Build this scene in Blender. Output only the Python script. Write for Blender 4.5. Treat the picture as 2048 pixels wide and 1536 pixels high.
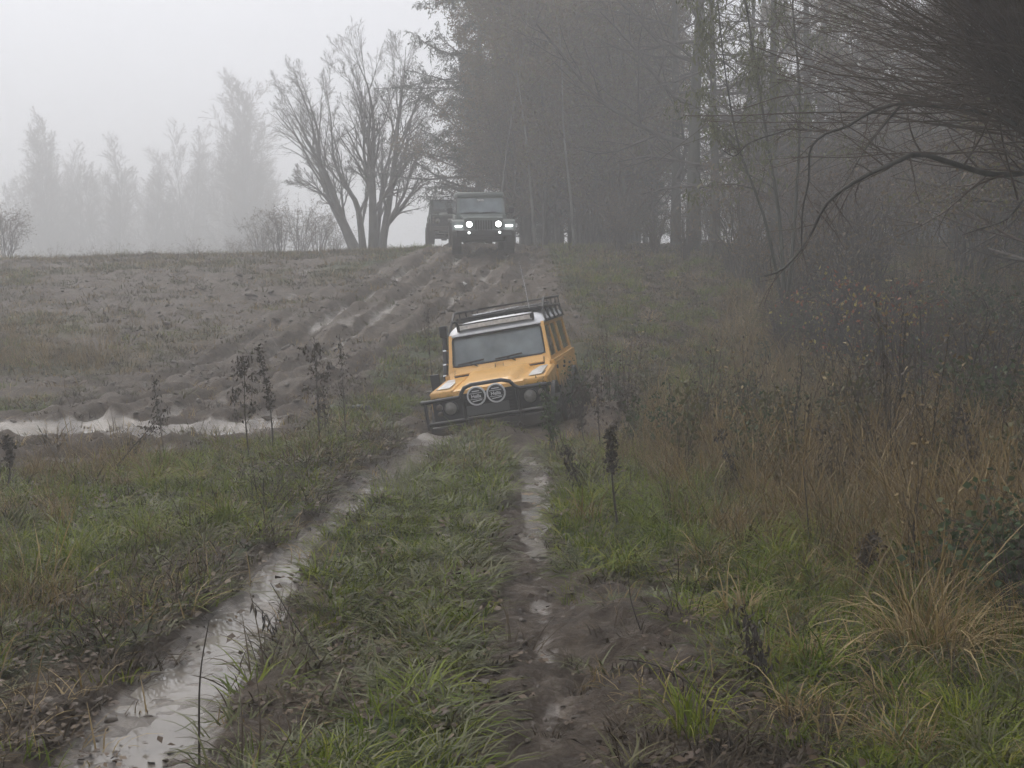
import bpy, bmesh, math, random
import numpy as np
from mathutils import Vector, Matrix, Euler

for _o in list(bpy.data.objects):
    bpy.data.objects.remove(_o, do_unlink=True)
scene = bpy.context.scene
COL = scene.collection
RAD = math.radians
# ------------------------------------------------------------------ camera, sky, sun, exposure
F, HOR, EYE = 2400.0, 638.0, 1.55          # focal length in pixels of a 2048 px wide picture, eye-level line, eye height
PITCH = math.atan((768 - HOR) / F)
cam_d = bpy.data.cameras.new("camera"); cam = bpy.data.objects.new("camera", cam_d); COL.objects.link(cam)
cam.location = (0, 0, EYE); cam.rotation_euler = (RAD(90) - PITCH, 0, 0)
cam_d.sensor_width = 36; cam_d.lens = 36 * F / 2048; cam_d.clip_end = 2000; cam_d.clip_start = 0.05
scene.camera = cam

SUN_EL, SUN_AZ = 48, -35                    # veiled sun, high, ahead and to the left of the camera
world = bpy.data.worlds.new("World"); scene.world = world; world.use_nodes = True
wn = world.node_tree.nodes; wl = world.node_tree.links
bg = wn["Background"]
sky = wn.new("ShaderNodeTexSky"); sky.sky_type = 'NISHITA'; sky.sun_disc = False
sky.sun_elevation = RAD(SUN_EL); sky.sun_rotation = RAD(SUN_AZ); sky.air_density = 1.0; sky.dust_density = 6.0; sky.ozone_density = 1.0
hs = wn.new("ShaderNodeHueSaturation"); hs.inputs['Saturation'].default_value = 0.12
mixw = wn.new("ShaderNodeMix"); mixw.data_type = 'RGBA'; mixw.inputs[0].default_value = 0.8
mixw.inputs[7].default_value = (8.7, 8.9, 9.7, 1)     # even overcast deck
wl.new(sky.outputs[0], hs.inputs['Color']); wl.new(hs.outputs[0], mixw.inputs[6]); wl.new(mixw.outputs[2], bg.inputs[0])
bg.inputs[1].default_value = 0.10
sun_d = bpy.data.lights.new("sun", 'SUN'); sun = bpy.data.objects.new("sun", sun_d); COL.objects.link(sun)
sun_d.energy = 1.5; sun_d.angle = RAD(40); sun_d.color = (1.0, 0.93, 0.84)
sd = Vector((math.sin(RAD(SUN_AZ)) * math.cos(RAD(SUN_EL)), math.cos(RAD(SUN_AZ)) * math.cos(RAD(SUN_EL)), math.sin(RAD(SUN_EL))))
sun.rotation_euler = (-sd).to_track_quat('-Z', 'Y').to_euler(); sun.location = sd * 60
vs = scene.view_settings
vs.view_transform = 'Standard'; vs.look = 'None'; vs.gamma = 1.0; vs.use_curve_mapping = False; vs.exposure = 0.47
cy = scene.cycles
cy.use_denoising = True; cy.max_bounces = 5; cy.diffuse_bounces = 2; cy.glossy_bounces = 2; cy.transmission_bounces = 3
cy.volume_bounces = 1; cy.transparent_max_bounces = 6; cy.caustics_reflective = False; cy.caustics_refractive = False
cy.sample_clamp_indirect = 4.0; cy.use_adaptive_sampling = True; cy.adaptive_threshold = 0.05; cy.adaptive_min_samples = 16; cy.use_light_tree = False; cy.debug_use_spatial_splits = True

# ------------------------------------------------------------------ helpers
def link(o, parent=None):
    COL.objects.link(o)
    if parent is not None: o.parent = parent
    return o
def tag(o, label=None, cat=None, group=None, kind=None):
    if label: o['label'] = label
    if cat: o['category'] = cat
    if group: o['group'] = group
    if kind: o['kind'] = kind
    return o
def empty(name, loc=(0, 0, 0), rot=(0, 0, 0)):
    o = bpy.data.objects.new(name, None); o.location = loc; o.rotation_euler = rot; o.empty_display_size = 0.2
    return link(o)
def fast_mesh(name, V, Q=None, T=None, mat=None, smooth=False, attrs=None):
    """numpy verts, quads and tris to a mesh"""
    me = bpy.data.meshes.new(name)
    V = np.asarray(V, np.float32).reshape(-1, 3)
    Q = np.zeros((0, 4), np.int32) if Q is None else np.asarray(Q, np.int32).reshape(-1, 4)
    T = np.zeros((0, 3), np.int32) if T is None else np.asarray(T, np.int32).reshape(-1, 3)
    me.vertices.add(len(V)); me.vertices.foreach_set("co", V.ravel())
    nl = Q.size + T.size
    me.loops.add(nl); me.loops.foreach_set("vertex_index", np.concatenate([Q.ravel(), T.ravel()]))
    me.polygons.add(len(Q) + len(T))
    ls = np.concatenate([np.arange(len(Q)) * 4, Q.size + np.arange(len(T)) * 3]).astype(np.int32)
    me.polygons.foreach_set("loop_start", ls)
    if smooth: me.polygons.foreach_set("use_smooth", np.ones(len(ls), bool))
    for k, (typ, data) in (attrs or {}).items():
        a = me.attributes.new(k, typ, 'POINT')
        a.data.foreach_set({'FLOAT': 'value', 'FLOAT_COLOR': 'color', 'FLOAT_VECTOR': 'vector', 'INT': 'value'}[typ], np.asarray(data, np.int32 if typ == 'INT' else np.float32).ravel())
    me.update(calc_edges=True); me.validate()
    if mat: me.materials.append(mat)
    return me
def mobj(name, me, parent=None):
    return link(bpy.data.objects.new(name, me), parent)

class MB:
    """collects boxes, tubes, prisms into one mesh"""
    def __init__(s): s.v = []; s.f = []
    def add(s, vs_, fs):
        n = len(s.v); s.v += [tuple(p) for p in vs_]; s.f += [tuple(i + n for i in f) for f in fs]; return s
    def box(s, x0, x1, y0, y1, z0, z1, b=0.0):
        if b <= 0:
            return s.add([(x0,y0,z0),(x1,y0,z0),(x1,y1,z0),(x0,y1,z0),(x0,y0,z1),(x1,y0,z1),(x1,y1,z1),(x0,y1,z1)],
                  [(0,3,2,1),(4,5,6,7),(0,1,5,4),(1,2,6,5),(2,3,7,6),(3,0,4,7)])
        bm = bmesh.new(); bmesh.ops.create_cube(bm, size=1)
        for v in bm.verts: v.co = Vector(((x0+x1)/2 + v.co.x*(x1-x0), (y0+y1)/2 + v.co.y*(y1-y0), (z0+z1)/2 + v.co.z*(z1-z0)))
        bmesh.ops.bevel(bm, geom=bm.edges[:], offset=b, segments=2, affect='EDGES', profile=0.5)
        bm.verts.index_update()
        s.add([v.co[:] for v in bm.verts], [[v.index for v in f.verts] for f in bm.faces]); bm.free(); return s
    def tube(s, pts, r, n=8, cap=True, closed=False):
        P = [Vector(p) for p in pts]; K = len(P)
        rs = r if isinstance(r, (list, tuple)) else [r] * K
        rings = []; ref = None
        for i in range(K):
            if closed: t = P[(i+1) % K] - P[i-1]
            else: t = P[min(i+1, K-1)] - P[max(i-1, 0)]
            t.normalize()
            if ref is None:
                ref = t.cross(Vector((0.13, 0.2, 1)))
                if ref.length < 0.1: ref = t.cross(Vector((1, 0, 0)))
            u = (ref - t * ref.dot(t)).normalized(); ref = u; w = t.cross(u)
            rings.append([P[i] + (u*math.cos(2*math.pi*k/n) + w*math.sin(2*math.pi*k/n)) * rs[i] for k in range(n)])
        vs_ = [p for R in rings for p in R]; fs = []
        for i in range(K if closed else K-1):
            j = (i+1) % K
            for k in range(n): fs.append((i*n+k, i*n+(k+1) % n, j*n+(k+1) % n, j*n+k))
        if cap and not closed: fs += [tuple(range(n))[::-1], tuple((K-1)*n+k for k in range(n))]
        return s.add(vs_, fs)
    def prism(s, poly, axis, a, b):
        """polygon in the two other axes, extruded along axis from a to b"""
        n = len(poly)
        def mk(p, c): return {'x': (c, p[0], p[1]), 'y': (p[0], c, p[1]), 'z': (p[0], p[1], c)}[axis]
        vs_ = [mk(p, a) for p in poly] + [mk(p, b) for p in poly]
        fs = [tuple(range(n))[::-1], tuple(range(n, 2*n))] + [(i, (i+1) % n, n+(i+1) % n, n+i) for i in range(n)]
        return s.add(vs_, fs)
    def disc(s, c, r, axis, d, n=24):
        """cylinder along axis starting at c with depth d"""
        c = Vector(c); ax = {'x': Vector((1,0,0)), 'y': Vector((0,1,0)), 'z': Vector((0,0,1))}[axis]
        return s.tube([c, c + ax*d], r, n)
    def lathe(s, prof, c, axis='x', n=28):
        """profile [(along, radius)] revolved about axis"""
        c = Vector(c); vs_ = []; K = len(prof)
        for a, r in prof:
            for k in range(n):
                t = 2*math.pi*k/n; u, w = r*math.cos(t), r*math.sin(t)
                vs_.append(c + Vector({'x': (a, u, w), 'y': (u, a, w), 'z': (u, w, a)}[axis]))
        return s.add(vs_, [(i*n+k, i*n+(k+1) % n, (i+1)*n+(k+1) % n, (i+1)*n+k) for i in range(K-1) for k in range(n)])
    def slab(s, quad, d):
        """a quad given thickness along its normal"""
        q = [Vector(p) for p in quad]; nrm = (q[1]-q[0]).cross(q[-1]-q[0]).normalized() * d; n = len(q)
        return s.add(q + [p + nrm for p in q], [tuple(range(n))[::-1], tuple(range(n, 2*n))] + [(i, (i+1) % n, n+(i+1) % n, n+i) for i in range(n)])
    def build(s, name, mat, parent=None, smooth=False, label=None):
        me = bpy.data.meshes.new(name); me.from_pydata(s.v, [], s.f)
        bm = bmesh.new(); bm.from_mesh(me); bmesh.ops.recalc_face_normals(bm, faces=bm.faces[:]); bm.to_mesh(me); bm.free()
        me.materials.append(mat)
        if smooth:
            me.polygons.foreach_set("use_smooth", np.ones(len(me.polygons), bool))
            me.set_sharp_from_angle(angle=RAD(38))
        o = mobj(name, me, parent)
        if label: o['label'] = label
        return o

# numpy value noise
def _hash(ix, iy, s):
    h = (ix.astype(np.int64) * 374761393 + iy.astype(np.int64) * 668265263 + s * 1442695041) & 0xFFFFFFFF
    h = ((h ^ (h >> 13)) * 1274126177) & 0xFFFFFFFF
    return ((h ^ (h >> 16)) & 0xFFFF) / 65535.0
def vnoise(x, y, s=0):
    x = np.asarray(x, float); y = np.asarray(y, float)
    ix, iy = np.floor(x), np.floor(y); fx, fy = x-ix, y-iy
    fx = fx*fx*(3-2*fx); fy = fy*fy*(3-2*fy)
    a, b, c, d = _hash(ix, iy, s), _hash(ix+1, iy, s), _hash(ix, iy+1, s), _hash(ix+1, iy+1, s)
    return (a*(1-fx)+b*fx)*(1-fy) + (c*(1-fx)+d*fx)*fy
def fbm(x, y, sc, o=4, s=0):
    r = 0; a = 1; t = 0; x = np.asarray(x)/sc; y = np.asarray(y)/sc
    for i in range(o):
        r = r + a*vnoise(x + i*17.3, y - i*9.1, s+i); t += a; a *= .5; x = x*2.03; y = y*2.03
    return r/t            # 0..1
def sst(a, b, x):
    t = np.clip((x-a)/(b-a), 0, 1); return t*t*(3-2*t)
def pl_dist(x, y, pts):
    """distance to a polyline, position along it (0..1) and signed side"""
    x = np.asarray(x, float); y = np.asarray(y, float)
    best = np.full(x.shape, 1e9); tt = np.zeros(x.shape); n = len(pts)-1
    for i in range(n):
        ax, ay = pts[i][:2]; bx, by = pts[i+1][:2]; dx, dy = bx-ax, by-ay
        t = np.clip(((x-ax)*dx + (y-ay)*dy)/(dx*dx+dy*dy+1e-12), 0, 1)
        d = np.hypot(x-ax-t*dx, y-ay-t*dy); m = d < best
        best = np.where(m, d, best); tt = np.where(m, (i+t)/n, tt)
    return best, tt
def smooth_pl(pts, n=60):
    """Catmull-Rom through control points of any dimension"""
    P = np.array(pts, float); P = np.vstack([2*P[0]-P[1], P, 2*P[-1]-P[-2]]); out = []
    k = len(P)-3
    for j in range(n):
        u = j/(n-1)*k; i = min(int(u), k-1); t = u-i
        a, b, c, d = P[i], P[i+1], P[i+2], P[i+3]
        out.append(.5*((2*b) + (-a+c)*t + (2*a-5*b+4*c-d)*t*t + (-a+3*b-3*c+d)*t**3))
    return np.array(out)

# ------------------------------------------------------------------ materials
def nmat(name):
    m = bpy.data.materials.new(name); m.use_nodes = True
    nt = m.node_tree; return m, nt, nt.nodes, nt.links, nt.nodes["Principled BSDF"]
def simple(name, col, rough=.5, metal=0.0, spec=.5, emit=None, es=0, bump=0, bsc=40, var=.25, vsc=6):
    m, nt, N, L, P = nmat(name)
    P.inputs['Roughness'].default_value = rough; P.inputs['Metallic'].default_value = metal; P.inputs['Specular IOR Level'].default_value = spec
    tc = N.new("ShaderNodeTexCoord")
    nz = N.new("ShaderNodeTexNoise"); nz.inputs['Scale'].default_value = vsc; nz.inputs['Detail'].default_value = 5; L.new(tc.outputs['Object'], nz.inputs['Vector'])
    rp = N.new("ShaderNodeMapRange"); rp.inputs[1].default_value = .3; rp.inputs[2].default_value = .7; rp.inputs[3].default_value = 1-var; rp.inputs[4].default_value = 1+var
    L.new(nz.outputs[0], rp.inputs[0])
    mx = N.new("ShaderNodeMix"); mx.data_type = 'RGBA'; mx.blend_type = 'MULTIPLY'; mx.inputs[0].default_value = 1; mx.inputs[6].default_value = (*col, 1)
    L.new(rp.outputs[0], mx.inputs[7]); L.new(mx.outputs[2], P.inputs['Base Color'])
    if emit: P.inputs['Emission Color'].default_value = (*emit, 1); P.inputs['Emission Strength'].default_value = es
    if bump:
        b = N.new("ShaderNodeBump"); b.inputs['Strength'].default_value = bump; b.inputs['Distance'].default_value = .02
        n2 = N.new("ShaderNodeTexNoise"); n2.inputs['Scale'].default_value = bsc; n2.inputs['Detail'].default_value = 4; L.new(tc.outputs['Object'], n2.inputs['Vector'])
        L.new(n2.outputs[0], b.inputs['Height']); L.new(b.outputs[0], P.inputs['Normal'])
    return m
MUDC = (.066, .050, .036)
def muddy(name, col, rough, z0, z1, metal=0.0, amount=1.0, coat=0.0):
    """paint with mud thrown up from below: thick under z0, gone above z1 (object space = vehicle space)"""
    m, nt, N, L, P = nmat(name)
    tc = N.new("ShaderNodeTexCoord"); sp = N.new("ShaderNodeSeparateXYZ"); L.new(tc.outputs['Object'], sp.inputs[0])
    nz = N.new("ShaderNodeTexNoise"); nz.inputs['Scale'].default_value = 5; nz.inputs['Detail'].default_value = 8; nz.inputs['Roughness'].default_value = .7; L.new(tc.outputs['Object'], nz.inputs['Vector'])
    mr = N.new("ShaderNodeMapRange"); mr.inputs[1].default_value = z0; mr.inputs[2].default_value = z1; mr.inputs[3].default_value = 1; mr.inputs[4].default_value = 0; L.new(sp.outputs[2], mr.inputs[0])
    ad = N.new("ShaderNodeMath"); ad.operation = 'ADD'; L.new(mr.outputs[0], ad.inputs[0]); L.new(nz.outputs[0], ad.inputs[1])
    th = N.new("ShaderNodeMapRange"); th.inputs[1].default_value = .78; th.inputs[2].default_value = 1.12; th.inputs[3].default_value = 0; th.inputs[4].default_value = amount; L.new(ad.outputs[0], th.inputs[0])
    n5 = N.new("ShaderNodeTexNoise"); n5.inputs['Scale'].default_value = 38; n5.inputs['Detail'].default_value = 3; L.new(tc.outputs['Object'], n5.inputs['Vector'])
    s5 = N.new("ShaderNodeMapRange"); s5.inputs[1].default_value = .63; s5.inputs[2].default_value = .69; s5.inputs[3].default_value = 0; s5.inputs[4].default_value = .75*amount; L.new(n5.outputs[0], s5.inputs[0])
    s6 = N.new("ShaderNodeMapRange"); s6.inputs[1].default_value = z1-.1; s6.inputs[2].default_value = z1+.15; s6.inputs[3].default_value = 1; s6.inputs[4].default_value = 0; L.new(sp.outputs[2], s6.inputs[0])
    s7 = N.new("ShaderNodeMath"); s7.operation = 'MULTIPLY'; L.new(s5.outputs[0], s7.inputs[0]); L.new(s6.outputs[0], s7.inputs[1])
    s8 = N.new("ShaderNodeMath"); s8.operation = 'MAXIMUM'; L.new(th.outputs[0], s8.inputs[0]); L.new(s7.outputs[0], s8.inputs[1]); th = s8
    # broad grime film
    n3 = N.new("ShaderNodeTexNoise"); n3.inputs['Scale'].default_value = 2.2; n3.inputs['Detail'].default_value = 6; L.new(tc.outputs['Object'], n3.inputs['Vector'])
    gr = N.new("ShaderNodeMapRange"); gr.inputs[1].default_value = .35; gr.inputs[2].default_value = .8; gr.inputs[3].default_value = 0; gr.inputs[4].default_value = .4; L.new(n3.outputs[0], gr.inputs[0])
    m1 = N.new("ShaderNodeMix"); m1.data_type = 'RGBA'; m1.inputs[6].default_value = (*col, 1); m1.inputs[7].default_value = (col[0]*.45+.05, col[1]*.45+.045, col[2]*.45+.04, 1); L.new(gr.outputs[0], m1.inputs[0])
    m2 = N.new("ShaderNodeMix"); m2.data_type = 'RGBA'; m2.inputs[7].default_value = (*MUDC, 1); L.new(th.outputs[0], m2.inputs[0]); L.new(m1.outputs[2], m2.inputs[6]); L.new(m2.outputs[2], P.inputs['Base Color'])
    rr = N.new("ShaderNodeMapRange"); rr.inputs[3].default_value = rough; rr.inputs[4].default_value = .6; L.new(th.outputs[0], rr.inputs[0]); L.new(rr.outputs[0], P.inputs['Roughness'])
    P.inputs['Metallic'].default_value = metal; P.inputs['Coat Weight'].default_value = coat; P.inputs['Coat Roughness'].default_value = .15
    b = N.new("ShaderNodeBump"); b.inputs['Strength'].default_value = .5; b.inputs['Distance'].default_value = .015; L.new(th.outputs[0], b.inputs['Height']); L.new(b.outputs[0], P.inputs['Normal'])
    return m
def foliage(name, cols, rough=.5, trans=.25, spec=.4):
    """leaf/blade colours picked by the per-blade attribute 'rnd' and the instance's own random"""
    m, nt, N, L, P = nmat(name)
    at = N.new("ShaderNodeAttribute"); at.attribute_name = 'rnd'
    oi = N.new("ShaderNodeObjectInfo")
    mm = N.new("ShaderNodeMath"); mm.operation = 'MULTIPLY_ADD'; mm.inputs[1].default_value = .45; L.new(oi.outputs['Random'], mm.inputs[0])
    m5 = N.new("ShaderNodeMath"); m5.operation = 'MULTIPLY'; m5.inputs[1].default_value = .55; L.new(at.outputs['Fac'], m5.inputs[0]); L.new(m5.outputs[0], mm.inputs[2])
    cr = N.new("ShaderNodeValToRGB"); e = cr.color_ramp.elements
    e[0].color = (*cols[0], 1); e[0].position = 0; e[1].color = (*cols[-1], 1); e[1].position = 1
    for i, c in enumerate(cols[1:-1]):
        q = e.new((i+1)/(len(cols)-1)); q.color = (*c, 1)
    L.new(mm.outputs[0], cr.inputs[0]); L.new(cr.outputs[0], P.inputs['Base Color'])
    P.inputs['Roughness'].default_value = rough; P.inputs['Specular IOR Level'].default_value = spec
    if trans:
        tr = N.new("ShaderNodeBsdfTranslucent"); L.new(cr.outputs[0], tr.inputs[0]); ms = N.new("ShaderNodeMixShader"); ms.inputs[0].default_value = trans
        L.new(P.outputs[0], ms.inputs[1]); L.new(tr.outputs[0], ms.inputs[2]); L.new(ms.outputs[0], N["Material Output"].inputs[0])
    return m

# ------------------------------------------------------------------ terrain heights
def base_h(x, y):
    x = np.asarray(x, float); y = np.asarray(y, float)
    ys = y + .04*np.clip(x, -20, 20)
    up = .208*(np.sqrt((ys-18.5)**2 + 6.0) + (ys-18.5))/2
    top = 3.80 + .040*np.clip(ys-38, -30, 12) - .035*np.maximum(ys-60, 0)
    top = top + sst(-4.2, -1.5, x)*(.024*np.clip(ys-36, 0, 18) + .02*np.clip(ys-54, 0, 30))*1.0
    top = np.maximum(top, 1.0)
    k = .35
    d = np.clip((up-top)/k, -30, 30)
    h = -k*np.log(np.exp(-np.clip(up/k, -60, 60)+np.clip(top/k, -60, 60)) + 1) + top   # smooth minimum
    h = h - .022*np.maximum(-x-4, 0)*sst(20, 36, y) + .05*np.maximum(x-2.0, 0)*(1-sst(25, 36, y))*sst(3, 9, y)
    return h - .03
def ray(px, py):
    u, v = (px-1024)/F, (768-py)/F
    return np.array([u, math.cos(PITCH)+v*math.sin(PITCH), -math.sin(PITCH)+v*math.cos(PITCH)])
def G(px, py):
    """ground point seen at a photograph pixel"""
    d = ray(px, py); t = np.arange(2.0, 70, .02)
    X, Y, Z = d[0]*t, d[1]*t, EYE + d[2]*t
    b = np.nonzero(Z <= base_h(X, Y))[0]; i = b[0] if len(b) else len(t)-1
    return float(X[i]), float(Y[i])
def at(px, py, Y):
    """point at distance Y in the direction of a photograph pixel"""
    d = ray(px, py); s = Y/d[1]; return Vector((d[0]*s, Y, EYE + d[2]*s))

# where the stuck wagon sits: pose of its front axle centre
CAR_LOC = Vector((-.071, 16.93, -.412)); CAR_ROT = Matrix.Rotation(RAD(-8.5), 3, 'Z') @ Matrix.Rotation(RAD(2.2), 3, 'X') @ Matrix.Rotation(RAD(-9.5), 3, 'Y')
_ci = np.array(CAR_ROT.inverted())

RUT_L = smooth_pl([G(110, 1680)+(.24,), G(235, 1536)+(.20,), G(325, 1410)+(.19,), G(425, 1285)+(.16,), G(515, 1190)+(.14,), G(583, 1110)+(.11,), G(648, 1050)+(.09,), G(720, 990)+(.15,), G(790, 930)+(.17,), G(846, 885)+(.19,), G(872, 862)+(.2,)], 70)
RUT_R = smooth_pl([G(1085, 1700)+(.20,), G(1082, 1536)+(.25,), G(1072, 1400)+(.25,), G(1064, 1250)+(.24,), G(1056, 1150)+(.22,), G(1052, 1050)+(.22,), G(1066, 970)+(.22,), G(1052, 910)+(.24,), G(1030, 880)+(.26,)], 60)
TRICKLE = smooth_pl([G(1118, 1440)+(.025,), G(1104, 1370)+(.04,), G(1094, 1290)+(.05,), G(1083, 1200)+(.04,), G(1074, 1120)+(.035,), G(1072, 1050)+(.12,), G(1080, 1010)+(.14,), G(1076, 960)+(.15,), G(1062, 915)+(.2,), G(1040, 895)+(.2,)], 60)
# the big muddy track that comes down from the jeep and turns off to the left
TRACK = smooth_pl([G(-500, 905), G(-150, 900), G(100, 880), G(350, 835), G(560, 765), G(700, 690), G(800, 620), G(880, 560), G(930, 522), G(960, 500), (-.9, 42), (-2.0, 50)], 80)
# straight track down to the stuck wagon
TRACK2 = smooth_pl([(-.3, 44), (-.55, 36), (-.35, 31), (-.05, 26), (.2, 21.5), (-.1, 17)], 50)
def offset_pl(pl, o):
    P = pl[:, :2]; t = np.gradient(P, axis=0); t /= np.linalg.norm(t, axis=1)[:, None]+1e-9
    return P + np.stack([-t[:, 1], t[:, 0]], 1)*o
STREAKS = [smooth_pl([G(*p) for p in s], 24) for s in (
    [(350, 745), (420, 715), (485, 690)], [(300, 800), (420, 778), (520, 752), (600, 738)], [(630, 690), (700, 640), (770, 598)],
    [(540, 600), (610, 545), (690, 495)], [(640, 660), (560, 690), (500, 700)], [(945, 505), (965, 540), (972, 580), (975, 640)],
    [(968, 505), (985, 545), (990, 600)], [(1072, 505), (1080, 550), (1086, 610)], [(380, 790), (460, 810), (560, 800)], [(420, 590), (560, 560), (640, 520)])]
PUDDLES = [([(-60, 858), (0, 850), (120, 846), (160, 838), (262, 841), (262, 852), (190, 866), (90, 874), (-60, 884)], -.055),
           ([(262, 876), (330, 852), (400, 848), (440, 842), (500, 842), (524, 838), (522, 855), (470, 868), (380, 874), (330, 880), (268, 886)], -.05)]

PUDDLE_XY = [([G(*p) for p in poly], z) for poly, z in PUDDLES]
TR_OFF = {o: offset_pl(TRACK, o)[::2] for o in (-1.9, -.95, .35, 1.25, 2.2, -.05, .05)}; T2_OFF = {o: offset_pl(TRACK2, o)[::2] for o in (-.75, .75)}
STREAKS = [q[::2] for q in STREAKS]

def terrain(x, y):
    """height and masks: mud, wet, green, litter"""
    x = np.asarray(x, float); y = np.asarray(y, float); sh = x.shape; x = x.ravel(); y = y.ravel()
    h = base_h(x, y)
    n1 = fbm(x, y, 2.4, 4, 3)-.5; n2 = fbm(x, y, .45, 4, 11)-.5; n3 = fbm(x, y, .12, 3, 21)-.5
    h = h + .16*n1*sst(2, 6, y)
    mud = np.zeros_like(x); wet = np.zeros_like(x); rough = np.zeros_like(x)
    # left rut
    d, t = pl_dist(x, y, RUT_L); i = np.clip((t*(len(RUT_L)-1)).astype(int), 0, len(RUT_L)-1); w = RUT_L[i, 2]
    e = d + .16*n2*(.6+w*1.5) + .06*n3
    cut = 1-sst(w*.6, w*1.5+.1, e)
    h = h*(1-.85*cut) - cut*.075 + .03*np.exp(-((d-w*2.4)/.14)**2)
    mud = np.maximum(mud, 1-sst(w*1.3, w*2.0+.14, e)); wet = np.maximum(wet, 1-sst(w*.9, w*1.5+.05, e)); rough = np.maximum(rough, cut)
    apron = (1-sst(0, 1, np.hypot((x+1.55)/1.25, (y-4.6)/1.7)+.7*n1+.5*n2)); mud = np.maximum(mud, apron*.95); rough = np.maximum(rough, apron*.8)
    # bank left of the rut near the wagon
    bd = sst(9.5, 12, y)*(1-sst(15.5, 17, y))
    xl = np.interp(y, RUT_L[:, 1], RUT_L[:, 0]); h = h + .16*bd*np.exp(-((x-xl+.75)/.38)**2)
    # right rut
    d, t = pl_dist(x, y, RUT_R); i = np.clip((t*(len(RUT_R)-1)).astype(int), 0, len(RUT_R)-1); w = RUT_R[i, 2]
    e = d + .14*n2
    cut = 1-sst(w*.6, w*1.5, e)
    h = h*(1-.75*cut) - cut*.07 + .025*np.exp(-((d-w*2.1)/.12)**2)
    mud = np.maximum(mud, 1-sst(w*.95, w*1.45, e)); rough = np.maximum(rough, cut*.8); wet = np.maximum(wet, .35*cut)
    side = (1-sst(.25, 1.0, (x-np.interp(y, RUT_R[:, 1], RUT_R[:, 0]))-.28+.9*n1+.5*n2))*(x > np.interp(y, RUT_R[:, 1], RUT_R[:, 0]))*(1-sst(6.2, 8.5, y))
    mud = np.maximum(mud, .9*side); rough = np.maximum(rough, .7*side)
    d, t = pl_dist(x, y, TRICKLE); i = np.clip((t*(len(TRICKLE)-1)).astype(int), 0, len(TRICKLE)-1); w = TRICKLE[i, 2]
    c2 = (1-sst(w*.2, w*1.3+.03, d+.16*n2+.10*n3))*sst(.34, .48, fbm(x, y, .14, 3, 97)+.10*sst(7, 9, y))*sst(0, .1, t)*(.75+.25*sst(6.5, 9, y)); h = h - .03*c2; wet = np.maximum(wet, c2)
    # muddy track to the left
    d, t = pl_dist(x, y, TRACK); wid = np.interp(t, [0, .25, .45, .7, 1], [2.3, 2.6, 2.9, 2.2, 1.7])
    m = 1-sst(wid*.75, wid*1.25, d+1.3*n1+.5*n2)
    wedge = np.zeros_like(x)
    for bx, by, r_, a_ in GREEN_BLOBS[:3] + [GREEN_BLOBS[-1]]: wedge = np.maximum(wedge, np.exp(-(((x-bx)/(r_*.8))**2+((y-by)/(r_*1.5))**2)**2))
    m = m*(1-wedge*sst(.9, .6, wedge*0)); mud = np.maximum(mud, m); rough = np.maximum(rough, m)
    sgn = np.sign(pl_dist(x, y, TR_OFF[-.05])[0]-pl_dist(x, y, TR_OFF[.05])[0]); so = d*sgn
    st1 = fbm(t*26, so*3.2+50, 1.0, 4, 131); st2 = fbm(t*60, so*7+80, 1.0, 3, 137)
    ru = np.zeros_like(x)
    for o, a in ((-1.9, .8), (-.95, 1.0), (.35, .9), (1.25, 1.0), (2.2, .7)):
        dd, _ = pl_dist(x, y, TR_OFF[o]); g = np.exp(-((dd+.10*n2)/.17)**4); ru = np.maximum(ru, g*a)
        h = h - .13*a*g*m + .085*a*np.exp(-((dd-.34)/.12)**2)*m*(.5+1.2*st2)
    wet = np.maximum(wet, m*np.clip(.06 + .24*sst(.46, .66, st1) + .50*ru*sst(.32, .52, st2), 0, .62)); h = h + m*(.10*(st1-.5) + .05*(st2-.5))
    h = h + m*(.10*n1 + .06*n2)
    # track to the stuck wagon
    d, t = pl_dist(x, y, TRACK2); m2 = (1-sst(1.25, 2.0, d+1.0*n1+.4*n2)); mud = np.maximum(mud, m2*(.75*sst(22, 27, y)+.25)); rough = np.maximum(rough, .6*m2)
    for o in (-.75, .75):
        dd, _ = pl_dist(x, y, T2_OFF[o]); g = np.exp(-((dd+.08*n2)/.2)**2); h = h - .12*g; wet = np.maximum(wet, .3*g*m2)
    # churned field on the slope left
    fld = sst(-2.0, -4.5, x+.06*(y-20))*sst(17.5, 20, y)*(1-sst(48, 56, y))
    fm = fld*sst(.36, .62, fbm(x*.6+y*.25, y*1.2-x*.25, 2.6, 4, 51)); mud = np.maximum(mud, .9*fm); rough = np.maximum(rough, .75*fm)
    for q in STREAKS:
        d, t = pl_dist(x, y, q); g = np.exp(-((d+.3*n2)/.2)**2)*np.sin(np.clip(t, .02, .98)*math.pi)**.5; h = h - .05*g; wet = np.maximum(wet, .55*g*sst(.36, .6, fbm(x, y, .5, 4, 88))); mud = np.maximum(mud, g)
    # puddle hollows
    for P, z in PUDDLE_XY:
        ins = np.zeros_like(x, bool); dmin = np.full(x.shape, 1e9)
        for k in range(len(P)):
            (ax, ay), (bx, by) = P[k], P[(k+1) % len(P)]
            c = ((ay > y) != (by > y)) & (x < (bx-ax)*(y-ay)/((by-ay) if by != ay else 1e-9)+ax); ins ^= c
            tt = np.clip(((x-ax)*(bx-ax)+(y-ay)*(by-ay))/((bx-ax)**2+(by-ay)**2), 0, 1); dmin = np.minimum(dmin, np.hypot(x-ax-tt*(bx-ax), y-ay-tt*(by-ay)))
        sdist = np.where(ins, dmin, -dmin)
        tz = z + .05 - np.clip(sdist+.25*n2, -.25, .25)*.45
        k = sst(-1.0, -.1, sdist); h = h*(1-k) + np.where(sdist > -.3, tz, np.maximum(h, z+.06))*k
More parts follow.
